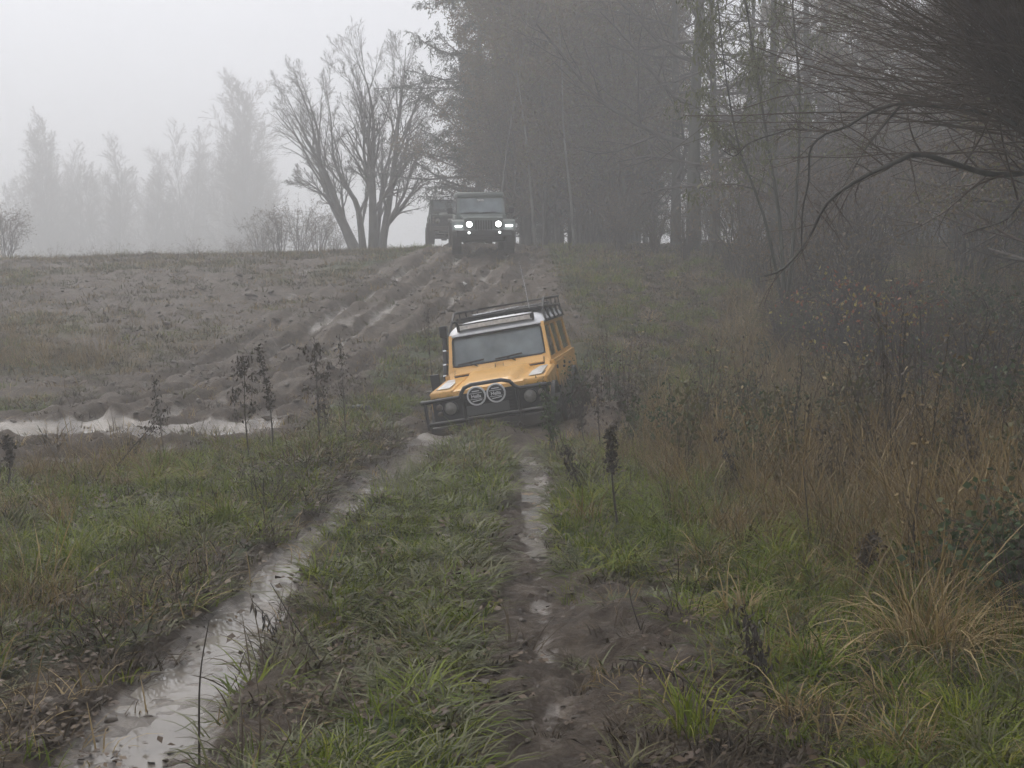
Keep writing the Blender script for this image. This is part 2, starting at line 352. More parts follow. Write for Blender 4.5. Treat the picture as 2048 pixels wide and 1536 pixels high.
        mud = np.maximum(mud, sst(-1.3, -.5, sdist+n1)); wet = np.maximum(wet, sst(-.5, -.05, sdist)); rough = rough*(1-.6*sst(-.1, .1, sdist))
    # mud ridge in front of the puddles
    # the hole the wagon sits in
    z = np.zeros_like(x); p = np.stack([x-CAR_LOC.x, y-CAR_LOC.y, z], 0)
    lx = _ci[0, 0]*p[0]+_ci[0, 1]*p[1]; ly = _ci[1, 0]*p[0]+_ci[1, 1]*p[1]
    dx = np.abs(lx)-1.0; dy = np.maximum(-1.15-ly, ly-3.9); dd = np.where((dx > 0) & (dy > 0), np.hypot(np.maximum(dx, 0), np.maximum(dy, 0)), np.maximum(dx, dy))
    plane = CAR_LOC.z + .165*lx + .035*ly + .54
    k = 1-sst(-.1, .75, dd+.5*n1)
    h = np.where(h > plane, h*(1-k)+plane*k, h)
    h = h + .34*np.exp(-((lx-1.5)/.42)**2-((ly+.45)/.7)**2) + .24*np.exp(-((lx+1.25)/.3)**2-((ly+.45)/.45)**2) + .16*np.exp(-((lx-2.0)/.3)**2-((ly-.3)/.4)**2) + .10*np.exp(-((lx-.75)/.35)**2-((ly+1.15)/.2)**2) + .08*np.exp(-((lx+.8)/.3)**2-((ly+1.15)/.2)**2) + .10*np.exp(-((ly+1.3)/.22)**2)*np.exp(-(lx/.35)**4)
    near = 1-sst(.15, 1.0, dd+.8*n1-.35*sst(0, 1, lx)*sst(.5, -.5, ly)); mud = np.maximum(mud, near*(1-.6*np.exp(-((ly+1.3)/.3)**2-(lx/.4)**2))); rough = np.maximum(rough, near); wet = np.maximum(wet, .25*near)
    mud = np.clip(mud, 0, 1); wet = np.clip(wet, 0, 1)
    rg = .5-np.abs(fbm(x, y, .33, 3, 41)-.5)*4; rg2 = .5-np.abs(fbm(x, y, .11, 2, 47)-.5)*4
    clod = .20*n2 + .11*n3*sst(18, 10, y) + .03*rg + .016*rg2*sst(16, 9, y)
    hill = sst(16, 20, y)*(1-sst(40, 48, y)); nh = fbm(x*.8+y*.3, y*1.4-x*.3, 1.0, 4, 63)-.5
    h = h + clod*(.22+.78*rough)*(1-.4*wet) + hill*(.20*nh*(.35+.65*rough)*(1-.5*m) + (.05*rg*(.3+.7*rough) + .10*n3)*(1-.7*m))
    # forest floor with fallen leaves
    lit = sst(1.0, 3.4, x - .02*(y-20) + 1.6*n1)*sst(20, 24, y) + .35*sst(.52, .62, fbm(x, y, .9, 3, 5))*(y < 20)
    lit = np.clip(lit, 0, 1)*(1-mud)
    # fresh grass patches
    gr = sst(.40, .6, fbm(x, y, 1.7, 3, 31)+.12)
    gr = np.where(fld > .5, gr*.35, gr)
    for (bx, by, r, a) in GREEN_BLOBS:
        gr = np.maximum(gr, a*np.exp(-(((x-bx)/r)**2+((y-by)/(r*1.4))**2)))
    gr = gr*(1-mud)*(1-.8*lit*(y > 20))
    return [a.reshape(sh) for a in (h, mud, wet, gr, lit)]
GREEN_BLOBS = [G(*p)+(r, a) for p, r, a in (((810, 745), 1.0, 1), ((745, 812), .9, 1), ((868, 690), .9, 1), ((1180, 640), 1.4, .9), ((1190, 720), 1.2, .9), ((120, 1150), .5, 1), ((400, 1030), .6, 1), ((850, 1090), .5, 1),
               ((1300, 1080), .8, .9), ((1350, 1180), .6, 1), ((1250, 1260), .4, 1), ((1950, 1450), .5, 1), ((1750, 1300), .45, 1), ((1500, 1130), .5, .9), ((700, 530), 1.8, .7), ((1120, 980), .5, .9), ((300, 920), .7, .8), ((690, 850), .8, 1))]
def gz(x, y): return float(terrain(np.array([x]), np.array([y]))[0][0])
# ------------------------------------------------------------------ ground
def ground_material():
    m, nt, N, L, P = nmat("ground_soil")
    at_ = N.new("ShaderNodeAttribute"); at_.attribute_name = 'mask'; sp = N.new("ShaderNodeSeparateColor"); L.new(at_.outputs['Color'], sp.inputs[0])
    tc = N.new("ShaderNodeTexCoord")
    def noise(sc, det=6, ro=.6):
        n = N.new("ShaderNodeTexNoise"); n.inputs['Scale'].default_value = sc; n.inputs['Detail'].default_value = det; n.inputs['Roughness'].default_value = ro; L.new(tc.outputs['Object'], n.inputs['Vector']); return n.outputs[0]
    def ramp(src, stops):
        c = N.new("ShaderNodeValToRGB"); e = c.color_ramp.elements; e[0].position, e[1].position = stops[0][0], stops[-1][0]; e[0].color = (*stops[0][1], 1); e[1].color = (*stops[-1][1], 1)
        for p_, col in stops[1:-1]: q = e.new(p_); q.color = (*col, 1)
        L.new(src, c.inputs[0]); return c.outputs[0]
    def mix(f, a, b):
        x = N.new("ShaderNodeMix"); x.data_type = 'RGBA'; L.new(f, x.inputs[0]); L.new(a, x.inputs[6]); L.new(b, x.inputs[7]); return x.outputs[2]
    def mrange(src, a, b, c, d):
        x = N.new("ShaderNodeMapRange"); x.inputs[1].default_value = a; x.inputs[2].default_value = b; x.inputs[3].default_value = c; x.inputs[4].default_value = d; L.new(src, x.inputs[0]); return x.outputs[0]
    def math_(op, a, b):
        x = N.new("ShaderNodeMath"); x.operation = op; L.new(a, x.inputs[0])
        if isinstance(b, float): x.inputs[1].default_value = b
        else: L.new(b, x.inputs[1])
        return x.outputs[0]
    n_big, n_mid, n_fine = noise(.7), noise(5.5, 10, .72), noise(34, 6, .75)
    mud = ramp(n_mid, [(.28, (.026, .018, .0115)), (.46, (.062, .044, .030)), (.58, (.090, .066, .046)), (.74, (.165, .128, .094))])
    soil = ramp(n_mid, [(.25, (.040, .030, .014)), (.5, (.080, .060, .028)), (.75, (.13, .10, .048))])
    green = ramp(n_fine, [(.25, (.018, .030, .008)), (.5, (.038, .058, .014)), (.75, (.066, .084, .022))])
    leaf = ramp(n_fine, [(.25, (0.0248, 0.0161, 0.0112)), (.5, (0.0651, 0.0384, 0.0223)), (.75, (0.1178, 0.0775, 0.0434))])
    f_g = mrange(math_('ADD', sp.outputs[2], math_('MULTIPLY', n_mid, .5)), .45, .95, 0, 1)
    c = mix(f_g, soil, green); c = mix(mrange(math_('ADD', at_.outputs['Alpha'], math_('MULTIPLY', n_fine, .5)), .4, .95, 0, .9), c, leaf)
    f_m = mrange(math_('ADD', sp.outputs[0], math_('MULTIPLY', n_mid, .6)), .55, .95, 0, 1)
    c = mix(f_m, c, mud)
    wetf = mrange(math_('ADD', sp.outputs[1], math_('ADD', math_('MULTIPLY', n_mid, .55), math_('MULTIPLY', n_fine, .35))), .80, 1.10, 0, 1)
    slur = ramp(n_mid, [(.3, (.095, .081, .068)), (.7, (.19, .17, .15))])
    c = mix(math_('MULTIPLY', wetf, .65), c, slur)
    L.new(c, P.inputs['Base Color'])
    rg = mrange(n_fine, .3, .7, .5, .85)
    sw = mrange(wetf, 0, 1, .26, .45); L.new(sw, P.inputs['Specular IOR Level'])
    rw = N.new("ShaderNodeMix"); L.new(wetf, rw.inputs[0]); L.new(rg, rw.inputs[2]); rw.inputs[3].default_value = .30; L.new(rw.outputs[0], P.inputs['Roughness'])
    b1 = N.new("ShaderNodeBump"); b1.inputs['Strength'].default_value = .8; b1.inputs['Distance'].default_value = .09
    hh = math_('ADD', math_('MULTIPLY', n_mid, .6), math_('MULTIPLY', n_fine, .4)); L.new(hh, b1.inputs['Height']); 
    inv = mrange(wetf, 0, 1, 1.0, .3); L.new(inv, b1.inputs['Strength']); L.new(b1.outputs[0], P.inputs['Normal'])
    return m
def make_ground():
    ys = [-120, -60, -30, -12, -6, -3, -1, 0, .8, 1.5, 2.0]
    y = 2.4
    while y < 62: ys.append(y); y *= (1.0048 if y < 9 else 1.0072)
    while y < 300: ys.append(y); y *= 1.05
    ys.append(300)
    u = np.linspace(-.56, .56, 330); inner = u
    outer = .56*np.array([1.15, 1.4, 1.8, 2.4, 3.4, 5, 8])
    rows = []
    for yy in ys:
        w = max(yy, 0)*.97+1.6
        xi = inner*w; xo = outer*w; xo = np.minimum(xo, 290+np.arange(7)*1.5); xo[-1] = 300
        rows.append(np.stack([np.concatenate([-xo[::-1], xi, xo]), np.full(len(u)+14, yy)], 1))
    A = np.array(rows); X, Y = A[..., 0], A[..., 1]
    h, mud, wet, gr, lit = terrain(X, Y)
    V = np.stack([X, Y, h], -1).reshape(-1, 3); nr, nc = X.shape
    i = np.arange(nr-1)[:, None]*nc + np.arange(nc-1)[None]; Q = np.stack([i, i+1, i+nc+1, i+nc], -1).reshape(-1, 4)
    me = fast_mesh("ground", V, Q, mat=ground_material(), smooth=True, attrs={'mask': ('FLOAT_COLOR', np.stack([mud, wet, gr, lit], -1))})
    o = mobj("ground", me); tag(o, kind='structure'); return o
make_ground()

def water_mat(name, col, rough=.03, bump=.05, sc=9):
    m, nt, N, L, P = nmat(name)
    tc = N.new("ShaderNodeTexCoord"); n = N.new("ShaderNodeTexNoise"); n.inputs['Scale'].default_value = 1.3; n.inputs['Detail'].default_value = 4; L.new(tc.outputs['Object'], n.inputs[0])
    cr = N.new("ShaderNodeValToRGB"); e = cr.color_ramp.elements; e[0].position = .3; e[1].position = .7
    e[0].color = (*[c*.75 for c in col], 1); e[1].color = (*[c*1.15 for c in col], 1); L.new(n.outputs[0], cr.inputs[0]); L.new(cr.outputs[0], P.inputs['Base Color'])
    P.inputs['Roughness'].default_value = rough; P.inputs['IOR'].default_value = 1.45
    n2 = N.new("ShaderNodeTexNoise"); n2.inputs['Scale'].default_value = sc; n2.inputs['Detail'].default_value = 3; L.new(tc.outputs['Object'], n2.inputs[0])
    b = N.new("ShaderNodeBump"); b.inputs['Strength'].default_value = bump; b.inputs['Distance'].default_value = .02; L.new(n2.outputs[0], b.inputs['Height']); L.new(b.outputs[0], P.inputs['Normal'])
    return m
M_PUD = water_mat("puddle_water", (.62, .62, .63), .16, .02, 6)  # puddle's near-white base colour stands in for the sky reflected in the water
M_RUTW = water_mat("silty_rut_water", (.215, .195, .168), .05, .10, 7)
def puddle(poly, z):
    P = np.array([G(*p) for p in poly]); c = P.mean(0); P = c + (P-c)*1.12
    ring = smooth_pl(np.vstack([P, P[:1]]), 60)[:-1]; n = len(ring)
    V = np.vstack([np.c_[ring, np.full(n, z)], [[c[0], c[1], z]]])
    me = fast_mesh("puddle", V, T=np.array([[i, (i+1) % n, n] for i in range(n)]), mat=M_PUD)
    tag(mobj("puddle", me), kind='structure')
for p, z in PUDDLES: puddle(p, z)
def ribbon(pl, k, zfun, name, mat, x0=0, x1=1):
    n = len(pl); a, b = int(x0*(n-1)), int(x1*(n-1))+1; P = smooth_pl(pl[a:b], (b-a)*3); T = np.gradient(P[:, :2], axis=0); T /= np.linalg.norm(T, axis=1)[:, None]
    Nn = np.stack([-T[:, 1], T[:, 0]], 1); rows = []
    for s in np.linspace(-1, 1, 7):
        q = P[:, :2] + Nn*(s*P[:, 2]*k)[:, None]; rows.append(np.c_[q, zfun(P)])
    V = np.array(rows); r, c, _ = V.shape; i = np.arange(r-1)[:, None]*c + np.arange(c-1)[None]
    me = fast_mesh(name, V.reshape(-1, 3), np.stack([i, i+c, i+c+1, i+1], -1).reshape(-1, 4), mat=mat, smooth=True)
    tag(mobj(name, me), kind='structure')
def bed(pl, up, far=.022):
    def f(P):
        z = terrain(P[:, 0], P[:, 1])[0]; k = 9
        zs = np.convolve(np.pad(z, k, mode='edge'), np.ones(2*k+1)/(2*k+1), 'valid'); return zs+up+far*sst(6.5, 10, P[:, 1])
    return f
ribbon(RUT_L, 1.25, bed(RUT_L, .012), "rut_water", M_RUTW, 0, .95)
ribbon(TRICKLE, 1.1, bed(TRICKLE, .003, .003), "rut_water", M_RUTW, .5, 1)
# ------------------------------------------------------------------ off-road wagons
M_BLACK = muddy("black_bar_paint", (.018, .018, .019), .4, .35, .85, amount=.8)
M_TRIM = simple("black_trim", (.016, .016, .017), .5)
M_GLASS = simple("misted_glass", (.17, .205, .22), .12, spec=.6, var=.35, vsc=2.5)
M_SGLASS = simple("side_glass", (.030, .030, .028), .08, spec=.5)
M_RUBBER = simple("tyre_rubber", (.035, .031, .027), .7, bump=.5, bsc=30)
M_RIM = muddy("wheel_rim", (.25, .25, .25), .45, .2, 1.2, .5)
M_CHEQ = simple("chequer_plate", (.62, .63, .64), .34, .55, var=.2, bump=.5, bsc=60)
M_CHROME = simple("bright_metal", (.75, .75, .76), .2, 1.0, var=.1)
M_LENS = simple("dull_lamp_lens", (.22, .21, .19), .22, .0, var=.2, vsc=20)
M_LENSD = simple("dirty_small_lens", (.12, .10, .085), .3)
M_COVER = simple("lamp_cover_white", (.62, .62, .63), .35, var=.08)
M_INK = simple("lamp_cover_black", (.02, .02, .022), .4)
M_PLATE = simple("blank_plate", (.075, .075, .075), .5, var=.05)
M_BARL = simple("light_bar_lens", (.62, .62, .62), .45, .0, var=.2, vsc=30)
M_YEL = muddy("amber_yellow_paint", (.84, .475, .135), .34, .58, 1.22, coat=.3)
M_WHITE = simple("white_roof_paint", (.74, .75, .77), .35, var=.08)
M_GRN = muddy("dark_green_paint", (.065, .082, .074), .4, .4, 1.1)
M_ROOF2 = simple("pale_grey_roof", (.85, .86, .88), .4, var=.08)
M_JEEP = muddy("grey_green_paint", (.13, .155, .145), .38, .4, .95, coat=.2)
M_LED = simple("lit_headlamp", (.9, .9, .9), .3, emit=(.93, 1, .97), es=9, var=0); M_LED.cycles.emission_sampling = 'NONE'
M_DRL = simple("lit_running_lamp", (.9, .9, .9), .3, emit=(.95, 1, 1), es=4, var=0); M_DRL.cycles.emission_sampling = 'NONE'

def arc(cx, cz, r, a0, a1, n=10):
    return [(cx + r*math.cos(RAD(a0+(a1-a0)*i/(n-1))), cz + r*math.sin(RAD(a0+(a1-a0)*i/(n-1)))) for i in range(n)]
def wheel(parent, x, y, r=.40, w=.25, rim=None):
    s = 1 if x > 0 else -1
    t = MB().lathe([(-w*.42, r*.58), (-w*.5, r*.72), (-w*.5, r*.9), (-w*.42, r*.97), (w*.42, r*.97), (w*.5, r*.9), (w*.5, r*.72), (w*.42, r*.58)], (x, y, r), 'x', 30)
    for k in range(30):                                            # tread blocks
        a = 2*math.pi*k/30; c, sn = math.cos(a), math.sin(a)
        for sx in (-1, 1):
            q = []
            for (da, rr) in ((-.07, r*.96), (.07, r*.96), (.07, r), (-.07, r)):
                q.append((math.cos(a+da+sx*.03)*rr, math.sin(a+da+sx*.03)*rr))
            x0, x1 = x + sx*w*.06, x + sx*w*.5
            vs_ = [(x0, y+p[0], r+p[1]) for p in q] + [(x1, y+p[0], r+p[1]) for p in q]
            t.add(vs_, [(0,1,2,3), (7,6,5,4), (0,4,5,1), (1,5,6,2), (2,6,7,3), (3,7,4,0)])
    wo = t.build("wheel", M_RUBBER, parent, True)
    rm = MB().lathe([(-s*.02, .02), (-s*.02, r*.2), (s*w*.1, r*.25), (s*w*.18, r*.45), (s*w*.42, r*.56), (s*w*.44, r*.6), (s*w*.3, r*.6)], (x, y, r), 'x', 24)
    rm.disc((x-.02 if s > 0 else x-.1, y, r), .055, 'x', .12, 12)
    rm.build("rim", rim or M_RIM, wo, True)

def lettering(text, size, parent, mat, loc, name="lettering"):
    cu = bpy.data.curves.new("lettering", 'FONT'); cu.body = text; cu.size = size; cu.align_x = 'CENTER'; cu.align_y = 'CENTER'; cu.extrude = .002; cu.offset = .0015
    tmp = bpy.data.objects.new("lettering_source", cu); COL.objects.link(tmp)
    dg = bpy.context.evaluated_depsgraph_get(); me = bpy.data.meshes.new_from_object(tmp.evaluated_get(dg)); bpy.data.objects.remove(tmp)
    me.transform(Matrix.Translation(loc) @ Matrix.Rotation(RAD(90), 4, 'X')); me.materials.clear(); me.materials.append(mat)
    return mobj(name, me, parent)

def classic_wagon(root, paint, roofm, kit):
    """boxy long wheelbase station wagon. x = its left, -y = forwards, z up from the ground"""
    MB().box(-.50, .50, -.45, 3.5, .40, .62, .02).build("chassis", M_TRIM, root)
    for ya in (0, 2.794):
        ax = MB().tube([(-.70, ya, .40), (.70, ya, .40)], .055, 10); ax.lathe([(-.14, .02), (-.1, .12), (.1, .12), (.14, .02)], (-.15, ya, .40), 'x', 14); ax.build("axle", M_TRIM, root, True)
    for s in (-1, 1):
        def X(a): return s*a
        # lower body side with rear wheel arch
        poly = [(.64, .62)] + [(2.30, .62)] + arc(2.794, .46, .47, 160, 20, 12) + [(3.62, .66), (3.62, 1.18), (3.58, 1.235), (.64, 1.235)]
        MB().prism(poly, 'x', X(.775), X(.82)).build("body_side", paint, root)
        MB().box(min(X(.66), X(.775)), max(X(.66), X(.775)), .66, 3.6, 1.19, 1.228, .0).build("waist_ledge", paint, root)
        MB().box(min(X(.70), X(.80)), max(X(.70), X(.80)), .70, 2.25, .56, .625, .012).build("sill", M_TRIM, root)
        # front wing
        poly = [(-.53, .66)] + [(-.49, .64)] + arc(0, .46, .47, 160, 20, 12)[0:12] + [(.60, .62), (.60, 1.15), (-.48, 1.10), (-.53, 1.07)]
        w = MB().prism(poly, 'x', X(.77), X(.82))
        w.slab([(X(.50), -.53, 1.085), (X(.795), -.53, 1.085), (X(.795), .60, 1.165), (X(.50), .60, 1.165)], .02*s)
        w.slab([(X(.80), -.53, 1.10), (X(.82), -.53, 1.07), (X(.82), .60, 1.15), (X(.795), .60, 1.178)], .012*s)
        w.box(min(X(.50), X(.81)), max(X(.50), X(.81)), -.545, -.515, 1.02, 1.10, .008)
        w.build("front_wing", paint, root, True)
        q = [(X(.56), -.40, 1.125), (X(.74), -.40, 1.125), (X(.74), .44, 1.185), (X(.64), .44, 1.185), (X(.56), .05, 1.157)]
        MB().slab(q if s > 0 else q[::-1], .006).build("chequer_plate", M_CHEQ, root)
        MB().slab([(X(.765), -.35, 1.12), (X(.765), -.05, 1.14), (X(.765), -.05, 1.125), (X(.765), -.35, 1.105)], .03*s).build("wing_vent", M_TRIM, root)
        # wheel arch eyebrows
        for (cy_, nm) in ((0, 'f'), (2.794, 'r')):
            e = MB(); o_ = arc(cy_, .46, .522, 168, 12, 14); i_ = arc(cy_, .46, .475, 168, 12, 14)
            e.prism(o_ + i_[::-1], 'x', X(.815), X(.870)); e.build("wheel_arch", M_TRIM, root)
        # doors with handles
        for (y0, y1, rear) in ((.70, 1.62, 0), (1.655, 2.42, 1)):
            if rear: poly = [(y0, .66), (2.28, .66)] + arc(2.794, .46, .55, 158, 132, 5) + [(y1, 1.20), (y0, 1.20)]
            else: poly = [(y0, .66), (y1, .66), (y1, 1.20), (y0, 1.20)]
            d = MB().prism(poly, 'x', X(.82), X(.836)).build("door", paint, root)
            MB().box(min(X(.836), X(.86)), max(X(.836), X(.86)), y1-.17, y1-.05, 1.05, 1.085, .006).build("handle", M_TRIM, d)
            for hz in (.80, 1.10): MB().box(min(X(.836), X(.852)), max(X(.836), X(.852)), y0-.05, y0+.05, hz, hz+.05).build("hinge", M_TRIM, d)
        # upper frame: posts leaning in
        def up(y, z): return (X(.775 - (z-1.235)*.12), y, z)
        fr = MB()
        def post(y0, y1, ya, yb, z0=1.235, z1=1.80):
            fr.slab([up(y0, z0), up(y1, z0), up(yb, z1), up(ya, z1)], -.045*s)
        post(.66, .78, .93, 1.00); post(1.55, 1.67, 1.55, 1.67); post(2.33, 2.52, 2.33, 2.52); post(3.44, 3.62, 3.40, 3.56)
        post(.78, 3.44, .785, 3.44, 1.235, 1.285); post(1.0, 3.4, 1.0, 3.4, 1.735, 1.80)
        fr.build("window_frame", paint, root)
        for (a, b, c, d_) in ((.79, 1.55, .99, 1.55), (1.67, 2.33, 1.67, 2.33), (2.52, 3.44, 2.52, 3.40)):
            g = [up(a, 1.285), up(b, 1.285), up(d_, 1.735), up(c, 1.735)]; g = [(p[0]-s*.018, p[1], p[2]) for p in g]
            MB().slab(g, -.008*s).build("side_window", M_SGLASS, root)
        MB().tube([(X(.735), .97, 1.805), (X(.735), 3.58, 1.805)], .014, 6).build("gutter", M_TRIM if kit else roofm, root)
        # lamps of the front panel
        hl = MB().lathe([(0, .105), (-.03, .105), (-.035, .09), (-.02, .088)], (X(.56), -.535, .86), 'y', 24).build("headlight", M_TRIM, root, True)
        MB().lathe([(-.02, .09), (-.04, .06), (-.048, .0)], (X(.56), -.535, .86), 'y', 24).build("lens", M_LENS, hl, True)
        for k, (dz, r) in enumerate(((.13, .04), (.03, .045), (-.06, .035))):
            MB().lathe([(0, r), (-.025, r), (-.033, r*.7), (-.035, 0)], (X(.715), -.535, .86+dz), 'y', 16).build("small_lamp", M_LENSD, root, True)
        wheel(root, X(.78), 0); wheel(root, X(.78), 2.794)
    # tail
    MB().box(-.745, .745, 3.58, 3.62, .66, 1.235, .01).build("tailgate", paint, root)
    MB().slab([(-.735, 3.56, 1.24), (.735, 3.56, 1.24), (.70, 3.52, 1.79), (-.70, 3.52, 1.79)], .03).build("rear_window", M_SGLASS, root)
    MB().box(-.70, .70, .66, 3.5, .62, .70).build("floor_pan", M_TRIM, root)
    # roof shell
    ny, nx = 22, 19; V = []
    for j in range(ny):
        v = j/(ny-1); y = .955 + v*2.64
        fz = min(1, ((y-.955)/.17))**.45 if y > .955 else 0; fz *= min(1, ((3.595-y)/.12))**.5 if y < 3.595 else 0
        for i in range(nx):
            u = -1+2*i/(nx-1); sgn = 1 if u > 0 else -1
            x = sgn*.735*(1-(1-abs(u))**1.5)
            prof = (1-abs(x/.74)**6)**.5 if abs(x) < .74 else 0
            V.append((x, y, 1.80 + .165*fz*max(prof, 0)+.012*(1-x*x/.55)))
    Q = [(j*nx+i, j*nx+i+1, (j+1)*nx+i+1, (j+1)*nx+i) for j in range(ny-1) for i in range(nx-1)]
    r = mobj("roof", fast_mesh("roof", V, Q, mat=roofm, smooth=True), root)
    MB().slab([(-.73, .955, 1.795), (.73, .955, 1.795), (.73, 3.58, 1.795), (-.73, 3.58, 1.795)], .004).build("roof_lining", M_TRIM, root)
    # windscreen with frame and seal
    def ws(x, z, o=0): return (x*(1-(z-1.30)*.085), .735+(z-1.30)*.40-o, z)
    f = MB()
    f.slab([ws(-.755, 1.275), ws(.755, 1.275), ws(.755, 1.335), ws(-.755, 1.335)], .03)
    f.slab([ws(-.755, 1.335), ws(-.705, 1.335), ws(-.705, 1.80), ws(-.755, 1.80)], .03)
    f.slab([ws(.705, 1.335), ws(.755, 1.335), ws(.755, 1.80), ws(.705, 1.80)], .03)
    f.build("windscreen_frame", paint, root)
    f2 = MB().slab([ws(-.7045, 1.775), ws(.7045, 1.775), ws(.7045, 1.805), ws(-.7045, 1.805)], .03); f2.build("windscreen_top_rail", roofm, root)
    g = MB().slab([ws(-.703, 1.337, -.008), ws(.703, 1.337, -.008), ws(.703, 1.773, -.008), ws(-.703, 1.773, -.008)], -.008).build("windscreen", M_GLASS, root)
    sl = MB(); c4 = [ws(-.695, 1.345, .03), ws(.695, 1.345, .03), ws(.695, 1.768, .03), ws(-.695, 1.768, .03)]
    rc = []
    for i in range(4):
        a, b, c = Vector(c4[i-1]), Vector(c4[i]), Vector(c4[(i+1) % 4]); p, q = b+(a-b).normalized()*.06, b+(c-b).normalized()*.06
        rc += [p, p.lerp(b, .6).lerp(q.lerp(b, .6), .5), q]
    sl.tube(rc, .013, 6, closed=True).build("seal", M_TRIM, g)
    for (xa, xb) in ((-.62, -.22), (-.05, .36)):
        wp = MB(); wp.tube([ws(xa+.30, 1.315, .05), ws(xa+.16, 1.385, .05)], .008, 6); wp.tube([ws(xa, 1.375, .045), ws(xb, 1.40, .045)], .013, 6); wp.build("wiper", M_TRIM, root)
    # scuttle below the screen with two vent flaps
    MB().slab([(-.75, .60, 1.165), (.75, .60, 1.165), (.755, .742, 1.30), (-.755, .742, 1.30)], .02).build("scuttle", paint, root)
    for s in (-1, 1):
        a, b = (s*.07, s*.66)
        def sc(x, t): return (x, .60+t*.142-.017, 1.165+t*.135+.017)
        q = [sc(min(a, b), .30), sc(max(a, b), .30), sc(max(a, b), .93), sc(min(a, b), .93)]
        vf = MB().slab(q, .016).build("vent_flap", paint, root)
        rim_ = MB(); q2 = [sc(min(a, b)-.012, .20), sc(max(a, b)+.012, .20), sc(max(a, b)+.012, 1.0), sc(min(a, b)-.012, 1.0)]; rim_.tube(q2, .011, 5, closed=True); rim_.build("gap_seal", M_TRIM, vf)
    # bonnet: raised middle falling to the wings
    ny, nx = 14, 25; V = []
    for j in range(ny):
        v = j/(ny-1); y = -.53 + v*1.14
        for i in range(nx):
            x = -.52 + 1.04*i/(nx-1); a = abs(x)
            k = max(0, min(1, (.50-.12*(1-v)-a)/.10)); k = k*k*(3-2*k)
            fr_ = max(0, min(1, v/.10)); fr_ = fr_**.5
            V.append((x, y, 1.09 + .085*v + (.055+.03*v)*k*fr_ - .03*(1-fr_)))
    Q = [(j*nx+i, j*nx+i+1, (j+1)*nx+i+1, (j+1)*nx+i) for j in range(ny-1) for i in range(nx-1)]
    bo = mobj("bonnet", fast_mesh("bonnet", V, Q, mat=paint, smooth=True), root)
    MB().box(-.50, .50, -.548, -.525, 1.0, 1.085, .008).build("bonnet_lip", paint, bo)
    # front panel: grille and lamp surrounds
    MB().box(-.81, .81, -.535, -.49, .66, 1.03, .01).build("front_panel", M_TRIM, root)
    gr = MB().box(-.37, .37, -.575, -.537, .66, .70); gr.box(-.37, .37, -.575, -.537, .99, 1.03); gr.box(-.37, -.33, -.575, -.537, .70, .99); gr.box(.33, .37, -.575, -.537, .70, .99)
    go = gr.build("grille", M_TRIM, root)
    for k in range(6): MB().box(-.33, .33, -.565, -.545, .715+k*.045, .735+k*.045).build("slat", M_TRIM, go)
    MB().box(-.84, .84, -.76, -.60, .48, .64, .015).build("bumper", M_BLACK, root)
    if not kit: return
    # brush bar: two wings and a middle hoop
    b = MB(); Y = -.83
    b.tube([(-.90, Y+.10, 1.005), (-.86, Y, 1.005), (-.36, Y, 1.01), (-.32, Y, 1.06), (-.27, Y, 1.125), (-.17, Y, 1.155), (.25, Y, 1.155), (.36, Y, 1.12), (.42, Y, 1.04), (.48, Y, 1.01), (.86, Y, 1.005), (.88, Y+.05, 1.0)], .027, 10)
    b.tube([(-.86, Y, .70), (.86, Y, .70)], .025, 10)
    for x, z1 in ((-.84, 1.0), (.84, 1.0), (-.31, 1.05), (.44, 1.03)): b.tube([(x, Y, .62), (x, Y, z1)], .025, 10)
    for x in (-.31, .44): b.tube([(x, Y, .70), (x, -.65, .60)], .03, 8)
    for x in (-.84, .84): b.tube([(x, Y, .70), (x*.98, -.68, .60)], .02, 8)
    b.build("brush_bar", M_BLACK, root, True)
    for x in (-.105, .165):
        la = MB().lathe([(.06, .0), (.06, .07), (.02, .122), (-.035, .132), (-.05, .128), (-.05, .110), (-.04, .108)], (x, -.87, 1.0), 'y', 32).build("spot_lamp", M_COVER, root, True)
        MB().lathe([(-.04, .112), (-.052, .09), (-.058, .0)], (x, -.87, 1.0), 'y', 32).build("lamp_cover", M_INK, la, True)
        mk = MB()
        def band(z0, z1, x0, x1, sk=0.0): mk.slab([(x+x0, -.931, 1.0+z0), (x+x1, -.931, 1.0+z0+sk), (x+x1, -.931, 1.0+z1+sk), (x+x0, -.931, 1.0+z1)], .003)
        band(.036, .043, -.085, .085); band(-.043, -.036, -.085, .085); band(-.075, -.062, -.06, .075, .012); band(.060, .072, -.05, .05, .0)
        mk.build("cover_print", M_COVER, la)
        lettering("Hella", .066, la, M_COVER, (x, -.934, .998))
        MB().tube([(x, -.86, .89), (x, -.84, .80)], .014, 6).build("bracket", M_TRIM, la)
    MB().box(-.27, .31, -.885, -.872, .745, .875, .004).build("number_plate", M_PLATE, root)
    wn_ = MB().box(-.16, .26, -.80, -.762, .47, .585, .008).build("winch_fairlead", M_BLACK, root)
    for z in (.505, .55): MB().tube([(-.06, -.83, z), (.13, -.83, z)], .014, 10).build("roller", M_CHROME, wn_)
    for sx in (-.28, .40): MB().tube([(sx, -.80, .56), (sx-.04, -.83, .52), (sx, -.84, .47), (sx+.04, -.83, .52)], .014, 6, closed=True).build("shackle", M_CHROME if sx < 0 else M_BLACK, root)
    # snorkel on its right side
    sn = MB(); pts = [(-.80, .30, .98), (-.835, .42, 1.02), (-.845, .60, 1.08), (-.84, .72, 1.2), (-.82, .80, 1.4), (-.795, .93, 1.74), (-.795, .95, 1.84)]
    sn.tube(pts, .038, 10); sn.box(-.845, -.735, .86, 1.02, 1.80, 1.98, .02); so = sn.build("snorkel", M_TRIM, root, True)
